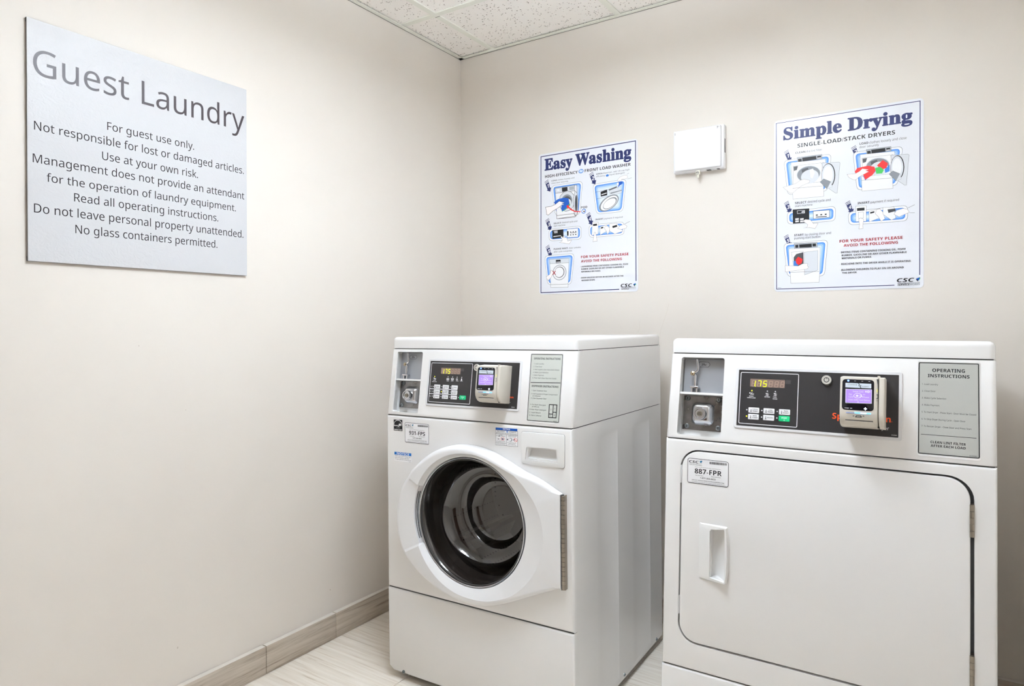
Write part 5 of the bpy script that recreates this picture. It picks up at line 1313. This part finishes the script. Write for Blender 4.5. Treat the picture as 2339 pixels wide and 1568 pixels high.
    mb = MB(); mb.lathe([(.1915, .006), (.1915, .0235), (.1900, .0250), (.1885, .0235), (.1885, .006)], c3, ax, M['chrome'], 96, closed=False); mb.build('trim_ring', t)
    mb = MB(); mb.lathe([(.1886, .004), (.1886, .020), (.1870, .0215), (.1845, .0205), (.1840, .012)], c3, ax, M['gasket'], 96, closed=False); mb.build('inner_ring', t)
    # latch slot in the grip: recessed bright strip
    mb = MB(); q = [];
    for a in range(160, 203, 3): q.append(a)
    for i in range(len(q) - 1):
        for r0, r1, h, m_ in ((.2035, .2062, .024, M['seam']), (.198, .2035, .020, M['chrome'])):
            pp = [(C0[0] + r * math.cos(R(a)), C0[1] + r * math.sin(R(a)), h) for r, a in ((r0, q[i]), (r0, q[i + 1]), (r1, q[i + 1]), (r1, q[i]))]; mb.quad(pp, m_)
    mb.build('latch_strip', t, FT, sharp=0)
    # glass bowl
    mb = MB(); mb.lathe([(.1850, .0185), (.1815, .0130), (.1740, -.008), (.1670, -.034), (.1600, -.056), (.1500, -.070), (.1400, -.077), (.1280, -.080), (.1180, -.0795), (.1110, -.083), (.1060, -.092), (.1020, -.104), (.0960, -.113), (.0860, -.1180), (.0700, -.1200), (.0400, -.1210), (0, -.1212)], c3, ax, M['glass'], 96, closed=False)
    mb.v = [(x + .026 * max(0, y / .1224) ** 1.5, y, z + .010 * max(0, y / .1224) ** 1.5) for x, y, z in mb.v]; mb.build('door_glass', t)
    # bellows gasket and drum behind the glass
    mb = MB(); mb.lathe([(.200, -.021), (.200, -.055), (.186, -.070), (.196, -.085), (.196, -.105), (.178, -.112), (.178, -.122)], c3, ax, M['bellows'], 72, closed=False); mb.build('bellows', t)
    mb = MB(); mb.lathe([(.178, -.122), (.24, -.13), (.245, -.15), (.245, -.46), (.22, -.475), (0, -.475)], c3, ax, M['drum'], 72, closed=False)
    dm = mb.build('drum', t)
    for k in range(3):
        a = R(100 + 120 * k); mb = MB(); pr = [(.245, -.035), (.19, -.012), (.185, 0), (.19, .012), (.245, .035)]
        vs = [(C0[0] + r * math.cos(a) - s * math.sin(a), y, C0[1] + r * math.sin(a) + s * math.cos(a)) for y in (.15, .46) for r, s in pr]; mb.add(vs, [(i, i + 1, 6 + i, 5 + i) for i in range(4)] + [(0, 1, 2, 3, 4), (9, 8, 7, 6, 5)], M['drum']); mb.build('drum_baffle', dm)
    # piano hinge
    hg = link('hinge', None, t, Matrix.Translation((.6585, -.0125, .4300))); kme = None; N_ = 20; kl = (.6885 - .4300) / N_
    mb = MB(); mb.lathe([(0, 0), (.0058, .0004), (.0058, kl - .0008), (0, kl - .0004)], (0, 0, 0), (0, 0, 1), M['hinge'], 16); k0 = mb.build('knuckle', hg)
    for i in range(1, N_): link('knuckle', k0.data, hg, Matrix.Translation((0, 0, i * kl)))
    mb = MB(); mb.box((.0030, .0, -.001), (.0052, .0125, .2590), M['hinge']); mb.box((-.0055, -.004, -.001), (-.0030, .0110, .2590), M['seam']); mb.build('leaf', hg, sharp=0)
    sticker(t, 'service_sticker', .0795, .7865, .1790, .8505, .004, 'wsti', PM['w']); sticker(t, 'detergent_notice', .4298, .8075, .5066, .8605, .0008, 'wnot', PM['w'], False, 'blue-headed notice sticker with small pictograms')
    sticker(t, 'door_notice', .0338, .7228, .1072, .7530, .0008, 'wnot2', PM['w'], False); sticker(t, 'energy_sticker', .0322, .8212, .0690, .8568, .0006, 'went', PM['k'], False)
    # toe panel with cut corners and a tucked-under lip
    mb = MB(); z1 = zg - G; poly = [(0, .048), (.0175, .0315), (W - .0175, .0315), (W, .048), (W, z1), (0, z1)]
    mb.prism(poly, 0, .0205, e, .007, fn=lambda a, b, h: (a, .0205 - h + max(0, (.058 - b)) * .28, b), seg=3); mb.build('toe_panel', t, sharp=40)
    for x in (.0622, W - .0622):
        mb = MB(); mb.lathe([(.0056, 0), (.0053, .0015), (.003, .003), (0, .0034)], (x, .0045, .0400), (0, -1, .15), M['zinc'], 14); mb.tube([(x - .004, .0008, .0405), (x + .004, .0008, .0405)], .0009, M['seam'], 5); mb.build('screw', t)
    legs(t, T, ((.06, .09), (W - .06, .09), (.06, .5934), (W - .06, .5934)), zbot)
washer()

# ------------------------------------------------------------------ hoses behind, glimpsed in the gap between the machines
def hose():
    mb = MB(); p = []
    for k in range(25):
        t_ = k / 24; p.append((1.095 + .045 * math.sin(t_ * 3.14), -.075 - .02 * math.sin(t_ * 6), .86 - .80 * t_))
    mb.tube(p, .021, M['rubber'], 14); o = mb.build('drain_hose'); o.location = (0, 0, 0); tag(o, 'black rubber hose in the dark gap between washer and dryer', 'hose')
    mb = MB(); p = []; rr = []
    for k in range(70):
        t_ = k / 69; p.append((1.238 + .012 * math.cos(t_ * 3.1), -.062, .74 - .66 * t_)); rr.append(.044 + (.0035 if k % 2 else 0))
    mb.tube(p, rr, M['duct'], 20); o = mb.build('vent_duct'); tag(o, 'grey ribbed vent duct behind the left edge of the dryer', 'duct')
hose()
